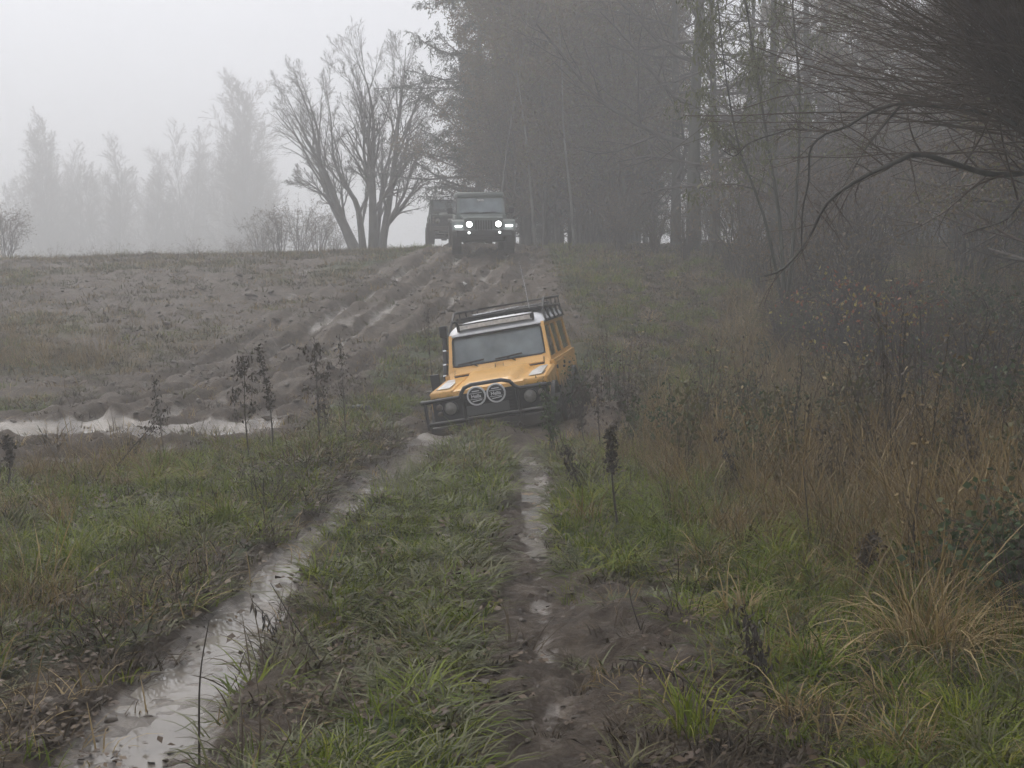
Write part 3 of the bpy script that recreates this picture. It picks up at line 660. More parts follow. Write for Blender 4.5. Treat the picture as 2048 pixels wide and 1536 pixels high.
    for t in (1.06, 1.24, 1.40, 1.60):
        P0 = Vector(pts[2]).lerp(Vector(pts[3]), .1) if t < 1.1 else (Vector(pts[3]).lerp(Vector(pts[4]), (t-1.2)/.2) if t <= 1.4 else Vector(pts[4]).lerp(Vector(pts[5]), (t-1.4)/.34))
        MB().tube([P0-Vector((0, .003, .010)), P0+Vector((0, .003, .010))], .045, 12).build("clamp", M_CHROME, so)
    mi = MB().box(-1.03, -.89, .56, .61, 1.06, 1.30, .015); mi.tube([(-.80, .66, 1.12), (-.92, .60, 1.15)], .012, 6); mi.build("mirror", M_TRIM, root)
    # roof rack
    ra = MB(); zf, zt = 2.0, 2.13; x0, y0, y1 = .70, 1.22, 3.55
    for z, rr in ((zf, .022), (zt, .020)):
        P = [(-x0, y0, z), (x0, y0, z), (x0, y1, z), (-x0, y1, z)]
        if z == zt: ra.tube([(-x0, y0+.28, zt), (-x0, y1, zt), (x0, y1, zt), (x0, y0+.28, zt)], rr, 6)
        else: ra.tube(P, rr, 6, closed=True)
    for s in (-1, 1):
        ra.tube([(s*x0, y0, zf), (s*x0, y0+.28, zt)], .022, 6)
        for y in (1.9, 2.45, 3.0, 3.5):
            ra.tube([(s*x0, y, zf), (s*x0, y, zt)], .012, 6)
        for y in (1.05, 1.6, 2.2, 2.8, 3.4): ra.tube([(s*.70, max(y, 1.24), zf), (s*.715, max(y-.02, 1.15), 1.94), (s*.742, y, 1.80)], .021, 6)
    for y in [1.36+.155*k for k in range(14)]: ra.tube([(-x0, y, zf), (x0, y, zf)], .017, 6)
    for x in (-.56, -.42, -.28, -.14, 0, .14, .28, .42, .56): ra.tube([(x, y0, zf-.012), (x, y1, zf-.012)], .014, 6)
    ra.tube([(-.62, 1.3, zf+.03), (.55, 3.4, zf+.05)], .014, 6); ra.tube([(.62, 1.3, zf+.03), (-.55, 3.4, zf+.05)], .014, 6)
    ro = ra.build("roof_rack", M_TRIM, root, True)
    MB().box(-.66, .66, 1.34, 3.5, zf+.022, zf+.034).build("rack_floor", M_TRIM, ro)
    for (a, c, rr) in (((-.45, 1.6, zf+.05), (.15, 2.6, zf+.06), .02), ((.05, 1.7, zf+.05), (.60, 2.9, zf+.06), .018)): MB().tube([a, c], rr, 8).build("stowed_pole", M_CHROME, ro)
    lb = MB().box(-.56, .56, 0.93, 1.02, 1.875, 1.955, .01)
    for x in (-.57, .57): lb.box(x-.012, x+.012, 0.92, 1.03, 1.845, 1.96)
    lo = lb.build("light_bar", M_TRIM, root); MB().box(-.535, .535, 0.917, 0.928, 1.875, 1.935).build("lens", M_BARL, lo); MB().box(-.55, -.18, 0.935, 1.01, 1.947, 1.953).build("top_strip", M_WHITE, lo)
    MB().tube([(.50, 1.25, 1.96), (.49, 1.27, 2.3), (.46, 1.30, 2.75)], [.006, .004, .003], 6).build("antenna", M_CHROME, root)
    MB().box(.55, .80, 3.63, 3.68, .35, .72).build("mud_flap", M_TRIM, root)

def jeep(root):
    p = M_JEEP
    MB().box(-.62, .62, .35, 3.2, .34, .64, .03).build("chassis", M_TRIM, root)
    for ya in (0, 2.5):
        ax = MB().tube([(-.70, ya, .42), (.70, ya, .42)], .06, 10); ax.lathe([(-.14, .02), (-.1, .11), (.1, .11), (.14, .02)], (.18, ya, .42), 'x', 14); ax.build("axle", M_TRIM, root, True)
    # tub with doors
    MB().prism([(.55, .58), (2.05, .58)] + arc(2.5, .46, .48, 160, 20, 10) + [(3.35, .66), (3.35, 1.16), (.55, 1.16)], 'x', -.76, .76).build("tub", p, root)
    for s in (-1, 1):
        d = MB().box(min(s*.762, s*.785), max(s*.762, s*.785), .80, 1.85, .62, 1.14, .01).build("door", p, root)
        MB().box(min(s*.785, s*.81), max(s*.785, s*.81), 1.62, 1.78, 1.0, 1.03).build("handle", M_TRIM, d)
        # flat trapezoid fender flares
        for cy_ in (0, 2.5):
            e = MB(); o_ = [(cy_-.62, .70), (cy_-.50, .98), (cy_-.36, 1.03), (cy_+.36, 1.03), (cy_+.55, .94), (cy_+.66, .62)]
            i_ = [(cy_+.60, .62), (cy_+.50, .90), (cy_+.34, .98), (cy_-.34, .98), (cy_-.46, .94), (cy_-.56, .70)]
            e.prism(o_+i_, 'x', s*.58, s*.93); fo = e.build("fender_flare", M_TRIM if cy_ else p, root)
            if cy_ == 0: MB().box(min(s*.64, s*.85), max(s*.64, s*.85), -.655, -.60, .825, .875, .006).build("running_lamp", M_DRL, root)
        wheel(root, s*.79, 0, .42, .27); wheel(root, s*.79, 2.5, .42, .27)
        h = MB().lathe([(0, .125), (-.03, .125), (-.04, .085)], (s*.43, -.565, .90), 'y', 24).build("headlight", M_TRIM, root, True)
        MB().lathe([(-.03, .088), (-.05, .055), (-.055, 0)], (s*.43, -.565, .90), 'y', 24).build("lens", M_LED, h, True)
        MB().lathe([(0, .035), (-.02, .03), (-.022, 0)], (s*.45, -.80, .66), 'y', 14).build("fog_lamp", M_DRL, root, True)
        mi = MB().box(min(s*.86, s*1.02), max(s*.86, s*1.02), .70, .78, 1.20, 1.38, .02); mi.tube([(s*.76, .78, 1.18), (s*.9, .75, 1.25)], .02, 6); mi.build("mirror", M_TRIM, root)
        g = [(s*.745, .86, 1.20), (s*.745, 1.78, 1.20), (s*.70, 1.78, 1.66), (s*.70, 1.02, 1.66)]
        MB().slab(g, .012*s).build("side_window", M_SGLASS, root)
        g = [(s*.745, 1.90, 1.20), (s*.745, 3.2, 1.20), (s*.70, 3.15, 1.66), (s*.70, 1.90, 1.66)]
        MB().slab(g, .012*s).build("side_window", M_SGLASS, root)
    # hard top
    MB().prism([(-.74, 1.16), (.74, 1.16), (.695, 1.68), (-.695, 1.68)], 'y', .95, 3.3).build("hard_top", M_TRIM, root)
    MB().box(-.72, .72, .84, 3.34, 1.68, 1.84, .06).build("roof", p, root, True)
    # bonnet and grille with seven slots
    MB().slab([(-.56, -.50, 1.02), (.56, -.50, 1.02), (.66, .72, 1.14), (-.66, .72, 1.14)], .05).build("bonnet", p, root)
    MB().prism([(-.50, .60), (.50, .60), (.56, 1.04), (-.56, 1.04)], 'y', -.56, .6).build("nose", p, root)
    gr = MB().prism([(-.585, .62), (.585, .62), (.57, 1.06), (.50, 1.09), (-.50, 1.09), (-.57, 1.06)], 'y', -.585, -.562).build("grille", p, root)
    for k in range(7): MB().box(-.255+k*.075, -.205+k*.075, -.592, -.583, .70, 1.01, .003).build("slot", M_TRIM, gr)
    # windscreen
    MB().slab([(-.745, .74, 1.15), (.745, .74, 1.15), (.70, .96, 1.70), (-.70, .96, 1.70)], .04).build("windscreen_frame", p, root)
    g = MB().slab([(-.66, .71, 1.22), (.66, .71, 1.22), (.63, .885, 1.645), (-.63, .885, 1.645)], .01).build("windscreen", M_GLASS, root)
    MB().box(-.10, .10, .84, .87, 1.57, 1.63).build("inner_mirror", M_CHROME, root)
    for xa in (-.5, .05): MB().tube([(xa, .69, 1.225), (xa+.42, .69, 1.245)], .012, 6).build("wiper", M_TRIM, root)
    MB().box(-.82, .82, -.80, -.60, .54, .74, .03).build("bumper", M_TRIM, root)
    MB().box(-.55, .55, -.74, -.60, .44, .54, .02).build("skid_plate", M_TRIM, root)
    for x in (-.3, .3): MB().tube([(x-.05, -.80, .62), (x, -.86, .64), (x+.05, -.80, .62)], .014, 6).build("tow_hook", M_TRIM, root)

wag = empty("off_road_wagon", CAR_LOC, CAR_ROT.to_euler())
tag(wag, "amber yellow off-road station wagon with white roof, tilted and bogged down in the mud", "car")
classic_wagon(wag, M_YEL, M_WHITE, True)
jp = at(966, 520, 36.2)
jx, jy = jp.x, jp.y
jeep_o = empty("jeep", (jx, jy, 3.50), (RAD(5.5), RAD(-1.2), RAD(5)))
tag(jeep_o, "grey-green open-country car with both round headlights lit, at the top of the track", "car")
jeep(jeep_o)
w2 = at(903, 500, 46.5)
wag2 = empty("off_road_wagon", (w2.x, 46.5, 4.42), (RAD(1), 0, RAD(6)))
tag(wag2, "dark green station wagon with pale roof, half hidden behind the car with lit headlights", "car")
classic_wagon(wag2, M_GRN, M_ROOF2, False)
# ------------------------------------------------------------------ trees
def tubes(P, R, sides):
    """batch of polylines P[N,K,3] with radii R[N,K] to quads"""
    N_, K, _ = P.shape
    T = np.gradient(P, axis=1); T /= np.linalg.norm(T, axis=2, keepdims=True)+1e-9
    ref = np.where(np.abs(T[:, :1, 2:3]) > .9, np.array([1., .1, 0]), np.array([.05, .1, 1.]))
    U = np.cross(T, np.broadcast_to(ref, T.shape)); U /= np.linalg.norm(U, axis=2, keepdims=True)+1e-9
    W = np.cross(T, U); a = np.arange(sides)*2*math.pi/sides
    V = P[:, :, None, :] + (U[:, :, None, :]*np.cos(a)[None, None, :, None] + W[:, :, None, :]*np.sin(a)[None, None, :, None])*R[:, :, None, None]
    b = (np.arange(N_)[:, None, None]*K + np.arange(K-1)[None, :, None])*sides; k = np.arange(sides)[None, None]; k2 = (k+1) % sides
    Q = np.stack([b+k, b+k2, b+sides+k2, b+sides+k], -1).reshape(-1, 4)
    return V.reshape(-1, 3), Q
def join(parts):
    Vs, Qs, n = [], [], 0
    for V, Q in parts: Vs.append(V); Qs.append(Q+n); n += len(V)
    return np.vstack(Vs), np.vstack(Qs)
def grow(rng, P, R, n, t0, t1, ang, ratio, rr, K, wig, upb, rmin=.004, taper=.3, jit=.35):
    N_, Kp, _ = P.shape
    L = np.linalg.norm(np.diff(P, axis=1), axis=2).sum(1)
    idx = np.repeat(np.arange(N_), n); M = len(idx)
    t = t0 + (t1-t0)*((np.tile(np.arange(n), N_)+rng.random(M))/n)
    f = t*(Kp-1); i = np.minimum(f.astype(int), Kp-2); w = (f-i)[:, None]
    p = P[idx, i]*(1-w) + P[idx, i+1]*w; tan = P[idx, i+1]-P[idx, i]; tan /= np.linalg.norm(tan, axis=1, keepdims=True)+1e-9
    r0 = (R[idx, i]*(1-w[:, 0]) + R[idx, i+1]*w[:, 0])*rr
    v = rng.normal(size=(M, 3)); v -= tan*(v*tan).sum(1, keepdims=True); v /= np.linalg.norm(v, axis=1, keepdims=True)+1e-9
    a = np.radians(ang[0] + ang[1]*rng.normal(size=M))[:, None]
    d = tan*np.cos(a) + v*np.sin(a)
    ln = L[idx]*ratio*(1.15-.75*t)*(1-jit+2*jit*rng.random(M)); st = (ln/(K-1))[:, None]
    pts = [p]
    for k in range(K-1):
        d = d + wig*rng.normal(size=(M, 3)); d[:, 2] += upb; d /= np.linalg.norm(d, axis=1, keepdims=True)
        p = p + d*st; pts.append(p)
    r0 = np.maximum(np.minimum(r0, .03*ln+.004), rmin)
    return np.stack(pts, 1), np.maximum(r0[:, None]*np.linspace(1, taper, K)[None], rmin*.6)
def stem(pts, r0, r1, K=14, wig=0.0, rng=None):
    P = smooth_pl(pts, K)
    if wig: P[1:] += rng.normal(size=(K-1, 3))*wig
    t = np.linspace(0, 1, K); return P[None], (r1 + (r0-r1)*(1-t)**1.35)[None]
def bark(name, c0, c1, sc=6):
    m, nt, N, L, P = nmat(name); tc = N.new("ShaderNodeTexCoord"); n = N.new("ShaderNodeTexNoise"); n.inputs['Scale'].default_value = sc; n.inputs['Detail'].default_value = 6
    mp = N.new("ShaderNodeMapping"); mp.inputs['Scale'].default_value = (1, 1, .35); L.new(tc.outputs['Object'], mp.inputs[0]); L.new(mp.outputs[0], n.inputs[0])
    cr = N.new("ShaderNodeValToRGB"); e = cr.color_ramp.elements; e[0].position, e[1].position = .35, .68; e[0].color = (*c0, 1); e[1].color = (*c1, 1); L.new(n.outputs[0], cr.inputs[0]); L.new(cr.outputs[0], P.inputs['Base Color'])
    P.inputs['Roughness'].default_value = .8; b = N.new("ShaderNodeBump"); b.inputs['Strength'].default_value = .6; b.inputs['Distance'].default_value = .03; L.new(n.outputs[0], b.inputs['Height']); L.new(b.outputs[0], P.inputs['Normal']); return m
M_BARK = bark("grey_bark", (.035, .032, .028), (.10, .095, .082)); M_BARKG = bark("mossy_bark", (.022, .024, .018), (.058, .060, .042)); M_BIRCH = bark("pale_birch_bark", (.10, .095, .085), (.24, .235, .215), 4)
M_TWIG = simple("dark_twigs", (.055, .045, .038), .8, var=.3); M_TWIGR = simple("reddish_twigs", (.075, .052, .042), .8, var=.3); M_WTWIG = simple("willow_rods", (.078, .056, .040), .65, var=.35)
M_LBROWN = foliage("withered_leaves", [(.06, .035, .02), (.12, .075, .04), (.17, .12, .06), (.10, .09, .04)], .6)
M_LOLIVE = foliage("late_olive_leaves", [(.06, .07, .025), (.12, .13, .04), (.19, .17, .05)], .5)
M_LRED = foliage("red_autumn_leaves", [(.14, .035, .022), (.26, .075, .035), (.32, .15, .05)], .5)
M_LYEL = foliage("yellow_autumn_leaves", [(.20, .13, .03), (.32, .26, .05), (.40, .34, .07)], .5)
M_NEEDLE = foliage("spruce_needles", [(.018, .028, .016), (.035, .050, .028), (.055, .07, .038)], .6, .1)
M_BRAMBLE = foliage("bramble_leaves", [(.025, .045, .020), (.045, .075, .032), (.075, .095, .04), (.06, .045, .025)], .65, .15, .15)

def leaves(rng, P, n, size, spread=.06, droop=.3, aspect=.5):
    """bent diamond leaves around the points of polylines"""
    pts = P.reshape(-1, 3); c = pts[rng.integers(0, len(pts), n)] + rng.normal(size=(n, 3))*spread
    d = rng.normal(size=(n, 3)); d[:, 2] -= droop*2; d /= np.linalg.norm(d, axis=1, keepdims=True)
    s = np.cross(d, rng.normal(size=(n, 3))); s /= np.linalg.norm(s, axis=1, keepdims=True)+1e-9; nn = np.cross(d, s)
    L = (size*(.6+.8*rng.random(n)))[:, None]; w = L*aspect*.5
    V = np.stack([c, c+d*L*.5+s*w+nn*L*.08, c+d*L, c+d*L*.5-s*w+nn*L*.08], 1).reshape(-1, 3)
    Q = np.arange(n*4).reshape(-1, 4); return V, Q, np.repeat(rng.random(n), 4)
def tree_meshes(name, stems, levels, seed, barkm, twigm, leaf=None, sides=(9, 6, 4, 3), trunk_levels=1):
    """returns trunk mesh and crown meshes grown from given stems"""
    rng = np.random.default_rng(seed); tr = [tubes(P, R, sides[0]) for P, R in stems]; cur = stems; crown = []; last = None
    for li, lv in enumerate(levels):
        nxt = []
        for P, R in cur:
            q = grow(rng, P, R, **lv); nxt.append(q)
            (tr if li+1 < trunk_levels else crown).append(tubes(*q, sides[min(li+1, len(sides)-1)]))
        cur = nxt; last = nxt
    V, Q = join(tr); tm = fast_mesh("trunk", V, Q, mat=barkm, smooth=True)
    V, Q = join(crown); rn = rng.random(len(V))
    cm = fast_mesh("crown", V, Q, mat=twigm)
    lm = []
    for (mat, n, size, spread, droop, asp) in (leaf or []):
        V, Q, r = leaves(rng, np.vstack([p[0].reshape(-1, 3) for p in last]), n, size, spread, droop, asp); lm.append(fast_mesh("leaves", V, Q, mat=mat, attrs={'rnd': ('FLOAT', r)}))
    return tm, cm, lm
def place(kind, meshes, loc, rz=0, sc=1, label=None, cat='tree', group=None, tilt=(0, 0)):
    o = empty(kind, loc, (tilt[0], tilt[1], rz)); o.scale = (sc, sc, sc); tag(o, label, cat, group)
    mobj("trunk", meshes[0], o); c = mobj("crown", meshes[1], o)
    for lm in meshes[2]: mobj("leaves", lm, c)
    return o
LV = dict
# --- the two many-stemmed bare trees on the crest
def pxstem(pts, Y, root, r0, r1, K=14, yv=0.0):
    n = len(pts); return stem([tuple(at(p[0], p[1], Y + yv*i/(n-1)) - root) for i, p in enumerate(pts)], r0, r1, K)
def clump(root_px, Y, stems, seed, label):
    root = at(root_px, 500, Y); root.z = gz(root.x, Y) - .1
    ST = [pxstem(s, Y, root, r0*.82, r1, 14, yv) for s, r0, r1, yv in stems]
    m = tree_meshes("clump", ST, [LV(n=13, t0=.22, t1=1, ang=(24, 8), ratio=.42, rr=.6, K=8, wig=.07, upb=.05, taper=.2), LV(n=8, t0=.15, t1=1, ang=(28, 9), ratio=.48, rr=.6, K=6, wig=.10, upb=.03, rmin=.007, taper=.2),
              LV(n=6, t0=.15, t1=1, ang=(32, 12), ratio=.5, rr=.6, K=5, wig=.13, upb=.02, rmin=.005), LV(n=4, t0=.15, t1=1, ang=(34, 12), ratio=.55, rr=.6, K=3, wig=.14, upb=.01, rmin=.0045)], seed, M_BARK, M_TWIG, trunk_levels=2)
    return place("bare_tree", m, root, 0, 1, label)
clump(745, 54, [([(745, 505), (746, 485), (745, 389), (745, 329), (748, 255), (736, 174), (712, 120)], .33, .015, -1), ([(760, 505), (765, 485), (778, 404), (790, 314), (796, 255), (805, 180), (812, 92)], .30, .012, 1.5),
      ([(768, 500), (775, 449), (808, 389), (823, 338), (850, 290), (880, 262)], .15, .012, -1.5), ([(750, 500), (755, 464), (763, 389), (769, 344), (787, 284), (800, 200), (806, 140)], .18, .012, 2), ([(744, 420), (740, 375), (728, 310), (728, 255), (716, 210), (696, 150)], .14, .012, -2),
      ([(748, 440), (735, 370), (715, 345), (700, 338)], .10, .02, 1)], 5, "tall bare tree with several spreading stems standing alone on the crest beside the track")
clump(703, 56, [([(712, 506), (703, 485), (680, 431), (656, 359), (632, 314), (602, 255), (572, 190)], .40, .015, 1), ([(726, 506), (724, 479), (715, 413), (695, 377), (668, 323), (662, 240), (650, 165)], .26, .012, -1),
      ([(695, 470), (660, 400), (640, 330), (636, 265), (620, 210), (600, 155)], .2, .012, 2), ([(690, 450), (655, 400), (625, 372), (590, 365)], .12, .012, -1)], 9, "low bare tree with thick stems leaning left, touching the lone tree on the crest")
# --- generic bare trees
def bare(seed, H, r, n1=16, ang1=(48, 10), ratio1=.34, lean=.04, leaf=None, twig=None, bk=None, t0=.3, n2=8, n3=6, n4=0, upb=.05, wig1=.10, rm=1.0):
    rng = np.random.default_rng(seed); lx, ly = rng.normal(size=2)*lean*H
    pts = [(0, 0, -.3), (lx*.1, ly*.1, H*.2), (lx*.3+rng.normal()*.1, ly*.3+rng.normal()*.1, H*.45), (lx*.65, ly*.65+rng.normal()*.12, H*.75), (lx, ly, H)]
    lv = [LV(n=n1, t0=t0, t1=.98, ang=ang1, ratio=ratio1, rr=.45, K=7, wig=wig1, upb=upb), LV(n=n2, t0=.15, t1=1, ang=(40, 12), ratio=.45, rr=.6, K=5, wig=.14, upb=.03, rmin=.007*rm), LV(n=n3, t0=.1, t1=1, ang=(40, 14), ratio=.5, rr=.6, K=4, wig=.16, upb=.02, rmin=.005*rm)]
    if n4: lv.append(LV(n=n4, t0=.1, t1=1, ang=(40, 14), ratio=.55, rr=.6, K=3, wig=.16, upb=0, rmin=.005))
    return tree_meshes("bare", [stem(pts, r, r*.12, 16)], lv, seed, bk or M_BARK, twig or M_TWIG, leaf, trunk_levels=1)
rnd = random.Random(4)
# far row of slender trees dissolving in the mist
FAR = [bare(100+i, 11.5, .10, n1=34, ang1=(32, 8), ratio1=.26, t0=.10, n2=10, n3=8, rm=1.9, twig=M_TWIGR, bk=M_BARK) for i in range(4)]
for k in range(122):
    px = -140 + k*5.6 + rnd.uniform(-10, 10); Y = rnd.uniform(160, 215); p = at(px, 500, Y)
    hs_ = .88 + .10*math.sin(k*.35) + rnd.uniform(-.12, .16) + (.2 if px > 400 else 0) - (.3 if px < 30 else 0)
    place("slender_tree", FAR[k % 4], (p.x, Y, gz(p.x, Y)-.6), rnd.uniform(0, 6.28), hs_*2.15, "faint slender bare tree in the misty row beyond the field", 'tree', "misty row of slender trees beyond the field")
# brush below the two bare trees and along the far row
def shrub_meshes(seed, H, n, leaf, twig, spread=.6, arch=-.03, k2=7, k3=5, r=.018):
    rng = np.random.default_rng(seed); S = []
    for i in range(n):
        a = rng.random()*6.28; e = spread*(.3+.7*rng.random()); h = H*(.55+.45*rng.random()); c, s = math.cos(a), math.sin(a)
        S.append(stem([(c*.05, s*.05, -.15), (c*e*.35*h, s*e*.35*h, h*.45), (c*e*.7*h, s*e*.7*h, h*.8), (c*e*1.0*h, s*e*1.0*h, h*(.95+arch*5))], r, r*.3, 9, .015*H, rng))
    return tree_meshes("shrub", S, [LV(n=k2, t0=.15, t1=1, ang=(38, 12), ratio=.4, rr=.6, K=5, wig=.14, upb=.02, rmin=.004), LV(n=k3, t0=.1, t1=1, ang=(42, 12), ratio=.5, rr=.6, K=3, wig=.15, upb=0, rmin=.003)], seed, M_TWIG, twig, leaf, sides=(5, 3, 3), trunk_levels=1)
BRUSH = [shrub_meshes(200+i, 2.6, 16, [(M_LBROWN, 900, .06, .05, .3, .5)], M_TWIGR, .55) for i in range(2)]
for k, (px, Y, s) in enumerate(((520, 60, 1.0), (560, 58, 1.2), (600, 59, 1.3), (635, 57, 1.1), (668, 58, .8), (470, 66, .9), (15, 52, 1.0), (-30, 54, 1.2), (400, 76, 1.3), (330, 78, 1.3), (250, 80, 1.4), (170, 80, 1.4), (90, 80, 1.4))):
    p = at(px, 500, Y); place("brush_bush", BRUSH[k % 2], (p.x, Y, gz(p.x, Y)), rnd.uniform(0, 6), s, "twiggy bare bush in the mist along the far edge of the field", 'bush', "misty bushes along the far edge of the field")
# --- conifer at the wood's corner
def spruce(seed, H, r, spread):
    rng = np.random.default_rng(seed)
    P, R = stem([(0, 0, -.3), (.05, .02, H*.3), (-.05, .05, H*.65), (0, 0, H)], r, .02, 20)
    n = 90; q = grow(rng, P, R, n=n, t0=.12, t1=.99, ang=(82, 9), ratio=spread, rr=.3, K=8, wig=.09, upb=.015, jit=.5)
    tw = grow(rng, *q, n=16, t0=.15, t1=1, ang=(50, 14), ratio=.28, rr=.5, K=4, wig=.12, upb=-.06, rmin=.005)
    V, Q = join([tubes(P, R, 9), tubes(*q, 4)]); tm = fast_mesh("trunk", V, Q, mat=M_BARK, smooth=True)
    V, Q = tubes(*tw, 3); cm = fast_mesh("crown", V, Q, mat=M_TWIG)
    V, Q, rr_ = leaves(rng, tw[0], 30000, .15, .04, .5, .22)
    return tm, cm, [fast_mesh("needles", V, Q, mat=M_NEEDLE, attrs={'rnd': ('FLOAT', rr_)})]
SP = [spruce(31, 15, .22, .22), spruce(32, 12, .17, .2)]
for (px, Y, s, k, lab) in ((958, 50, 1.12, 0, "tall dark conifer with ragged drooping boughs at the corner of the wood"), (1008, 47, .95, 1, "dark conifer behind the car with lit headlights, second from the corner"), (1065, 52, .9, 0, "dark conifer standing third in from the corner of the wood"), (1120, 49, .8, 1, "shorter dark conifer half hidden by brown thicket in the wood's edge")):
    p = at(px, 500, Y); place("conifer", SP[k], (p.x, Y, gz(p.x, Y)-.1), rnd.uniform(0, 6), s, lab)
# --- pale leaning birches
BI = bare(41, 9, .065, n1=14, ang1=(36, 8), ratio1=.22, t0=.4, n2=6, n3=5, bk=M_BIRCH, twig=M_TWIGR)
for (px, Y, tl, lab) in ((992, 43, -.10, "thin pale birch leaning left beside the car with lit headlights"), (1072, 42, -.07, "thin pale birch, the middle one of three leaning before the conifers"), (1150, 41, -.13, "thin pale birch leaning left in front of the brown thicket")):
    p = at(px, 490, Y); place("birch_tree", BI, (p.x, Y, gz(p.x, Y)-.1), rnd.uniform(0, 6), 1, lab, tilt=(0, tl))
# --- brown thicket trees along the wood's edge
TH = [bare(50+i, 8.5, .11, n1=20, ang1=(55, 12), ratio1=.42, t0=.12, n2=9, n3=6, leaf=[(M_LBROWN, 14000, .08, .12, .3, .55), (M_LOLIVE, 5000, .075, .14, .3, .5)], twig=M_TWIGR, wig1=.16) for i in range(3)]
for k, (px, Y, s, lab) in enumerate(((1025, 45, .75, "brown-leaved small tree just right of the car with lit headlights"), (1090, 44, 1.0, "brown-leaved spreading tree in front of the middle birch"), (1160, 46, 1.15, "brown-leaved tree right of the three leaning birches"), (1225, 43, 1.05, "brown-leaved tree filling the gap before the tall trunks"), (1275, 47, 1.25, "tall brown-leaved tree left of the three straight trunks"), (1195, 51, 1.5, "tall brown thicket tree deep behind the leaning birches"), (1050, 54, 1.4, "tall brown thicket tree behind the corner conifers"))):
    p = at(px, 490, Y); place("thicket_tree", TH[k % 3], (p.x, Y, gz(p.x, Y)-.1), rnd.uniform(0, 6), s, lab)
# --- tall straight forest trunks
TT = [bare(60+i, 19, .24, n1=26, ang1=(72, 12), ratio1=.24, lean=.012, t0=.16, n2=8, n3=6, bk=M_BARKG, upb=.02, wig1=.14) for i in range(3)]
for k, (px, Y, s, lab) in enumerate(((1352, 41, .85, "straight grey trunk, left one of the three tall trunks in the mist"), (1387, 37, 1.05, "thickest straight trunk, the middle one of the three tall trunks"), (1430, 35, .72, "thin dark straight trunk, right one of the three tall trunks"), (1172, 47, .6, "slim straight trunk rising behind the leaning birches"), (1268, 45, .62, "slim straight trunk rising left of the three tall trunks"), (1545, 33, .75, "straight trunk between the three tall trunks and the willow branches"), (1615, 37, .8, "straight trunk in the shade behind the willow's arching branches"), (1490, 44, .75, "misty straight trunk just right of the three tall trunks"))):
    p = at(px, 490, Y); place("forest_tree", TT[k % 3], (p.x, Y, gz(p.x, Y)-.1), rnd.uniform(0, 6), s, lab)
for k in range(15):
    Y = rnd.uniform(42, 60); px = 1020 + k*21 + rnd.uniform(-14, 14); p = at(px, 490, Y)
    place("thicket_tree", TH[k % 3], (p.x, Y, gz(p.x, Y)-.1), rnd.uniform(0, 6), rnd.uniform(.9, 1.7), "brown-leaved thicket tree in the dense misty edge of the wood", 'tree', "brown thicket trees in the dense edge of the wood")
# deeper wood: trunks and brown trees fading into the mist
for k in range(46):
    Y = rnd.uniform(40, 78); px = rnd.uniform(1080, 2500) if Y > 52 else rnd.uniform(1440, 2500); p = at(px, 490, Y)
    if 1290 < px < 1500: p = at(px+260, 490, Y)
    if k % 3 == 0: place("forest_tree", TH[k % 2], (p.x, Y, gz(p.x, Y)-.1), rnd.uniform(0, 6), rnd.uniform(1.0, 1.7), "brown-twigged tree deep in the misty wood", 'tree', "brown trees deep in the misty wood")
    else: place("forest_tree", TT[k % 3], (p.x, Y, gz(p.x, Y)-.1), rnd.uniform(0, 6), rnd.uniform(.6, 1.1), "straight trunk deep in the misty wood", 'tree', "trunks deep in the misty wood")
for k in range(26):
    Y = rnd.uniform(14, 38); x = rnd.uniform(.30, .62)*Y + 2.5 + (30-Y)*.05
    place("forest_tree", (TT[k % 3] if k % 2 else TH[k % 3]), (x, Y, gz(x, Y)-.1), rnd.uniform(0, 6), rnd.uniform(.6, .95), "shaded tree of the dark wood on the right behind the willow", 'tree', "shaded trees of the dark wood behind the willow")
for k in range(34):
    Y = rnd.uniform(24, 44); px = rnd.uniform(1480, 2350); p = at(px, 490, Y)
    place("brush_bush", BRUSH[k % 2], (p.x, Y, gz(p.x, Y)-.05), rnd.uniform(0, 6), rnd.uniform(1.0, 1.7), "dark twiggy bush in the shade of the wood on the right", 'bush', "shaded bushes of the wood on the right")
for k in range(22):
    Y = rnd.uniform(57, 66); px = 1180 + k*44 + rnd.uniform(-15, 15); p = at(px, 490, Y)
    place("brush_bush", BRUSH[k % 2], (p.x, Y, gz(p.x, Y)-.1), rnd.uniform(0, 6), rnd.uniform(1.5, 2.0), "tall faint bush far back between the trunks of the misty wood", 'bush', "tall faint bushes far back in the wood")
# undergrowth closing the wood floor
for k in range(34):
    Y = rnd.uniform(40, 60); px = rnd.uniform(1050, 2300); p = at(px+(180 if 1310 < px < 1470 and k % 2 else 0), 490, Y)
    place("brush_bush", BRUSH[k % 2], (p.x, Y, gz(p.x, Y)-.05), rnd.uniform(0, 6), rnd.uniform(.8, 1.5), "brown undergrowth bush among the trunks of the misty wood", 'bush', "undergrowth bushes among the trunks of the wood")
for k in range(9):
    Y = rnd.uniform(42, 50); px = 1030 + k*34 + rnd.uniform(-10, 10); p = at(px, 490, Y)
    place("young_conifer", SP[1], (p.x, Y, gz(p.x, Y)-.1), rnd.uniform(0, 6), rnd.uniform(.26, .42), "young dark conifer low in the undergrowth of the wood's edge", 'tree', "young conifers low in the wood's edge")
for k, (x, y, s) in enumerate(((9.5, 4, .95), (10.5, 9, 1.05), (11.2, 13.5, 1.0), (12.5, 6.5, 1.1), (14, 11, 1.1), (13, 17.5, 1.0), (8.4, -1.0, .95), (13.5, 21, 1.1), (15, 15, 1.1), (12.5, 25.5, 1.0), (16.5, 28, 1.1))):
    place("conifer", SP[k % 2], (x, y, gz(x, y)-.1), k*1.3, s, "dark conifer of the wood on the right, in the shade behind the willow", 'tree', "dark conifers of the wood on the right")
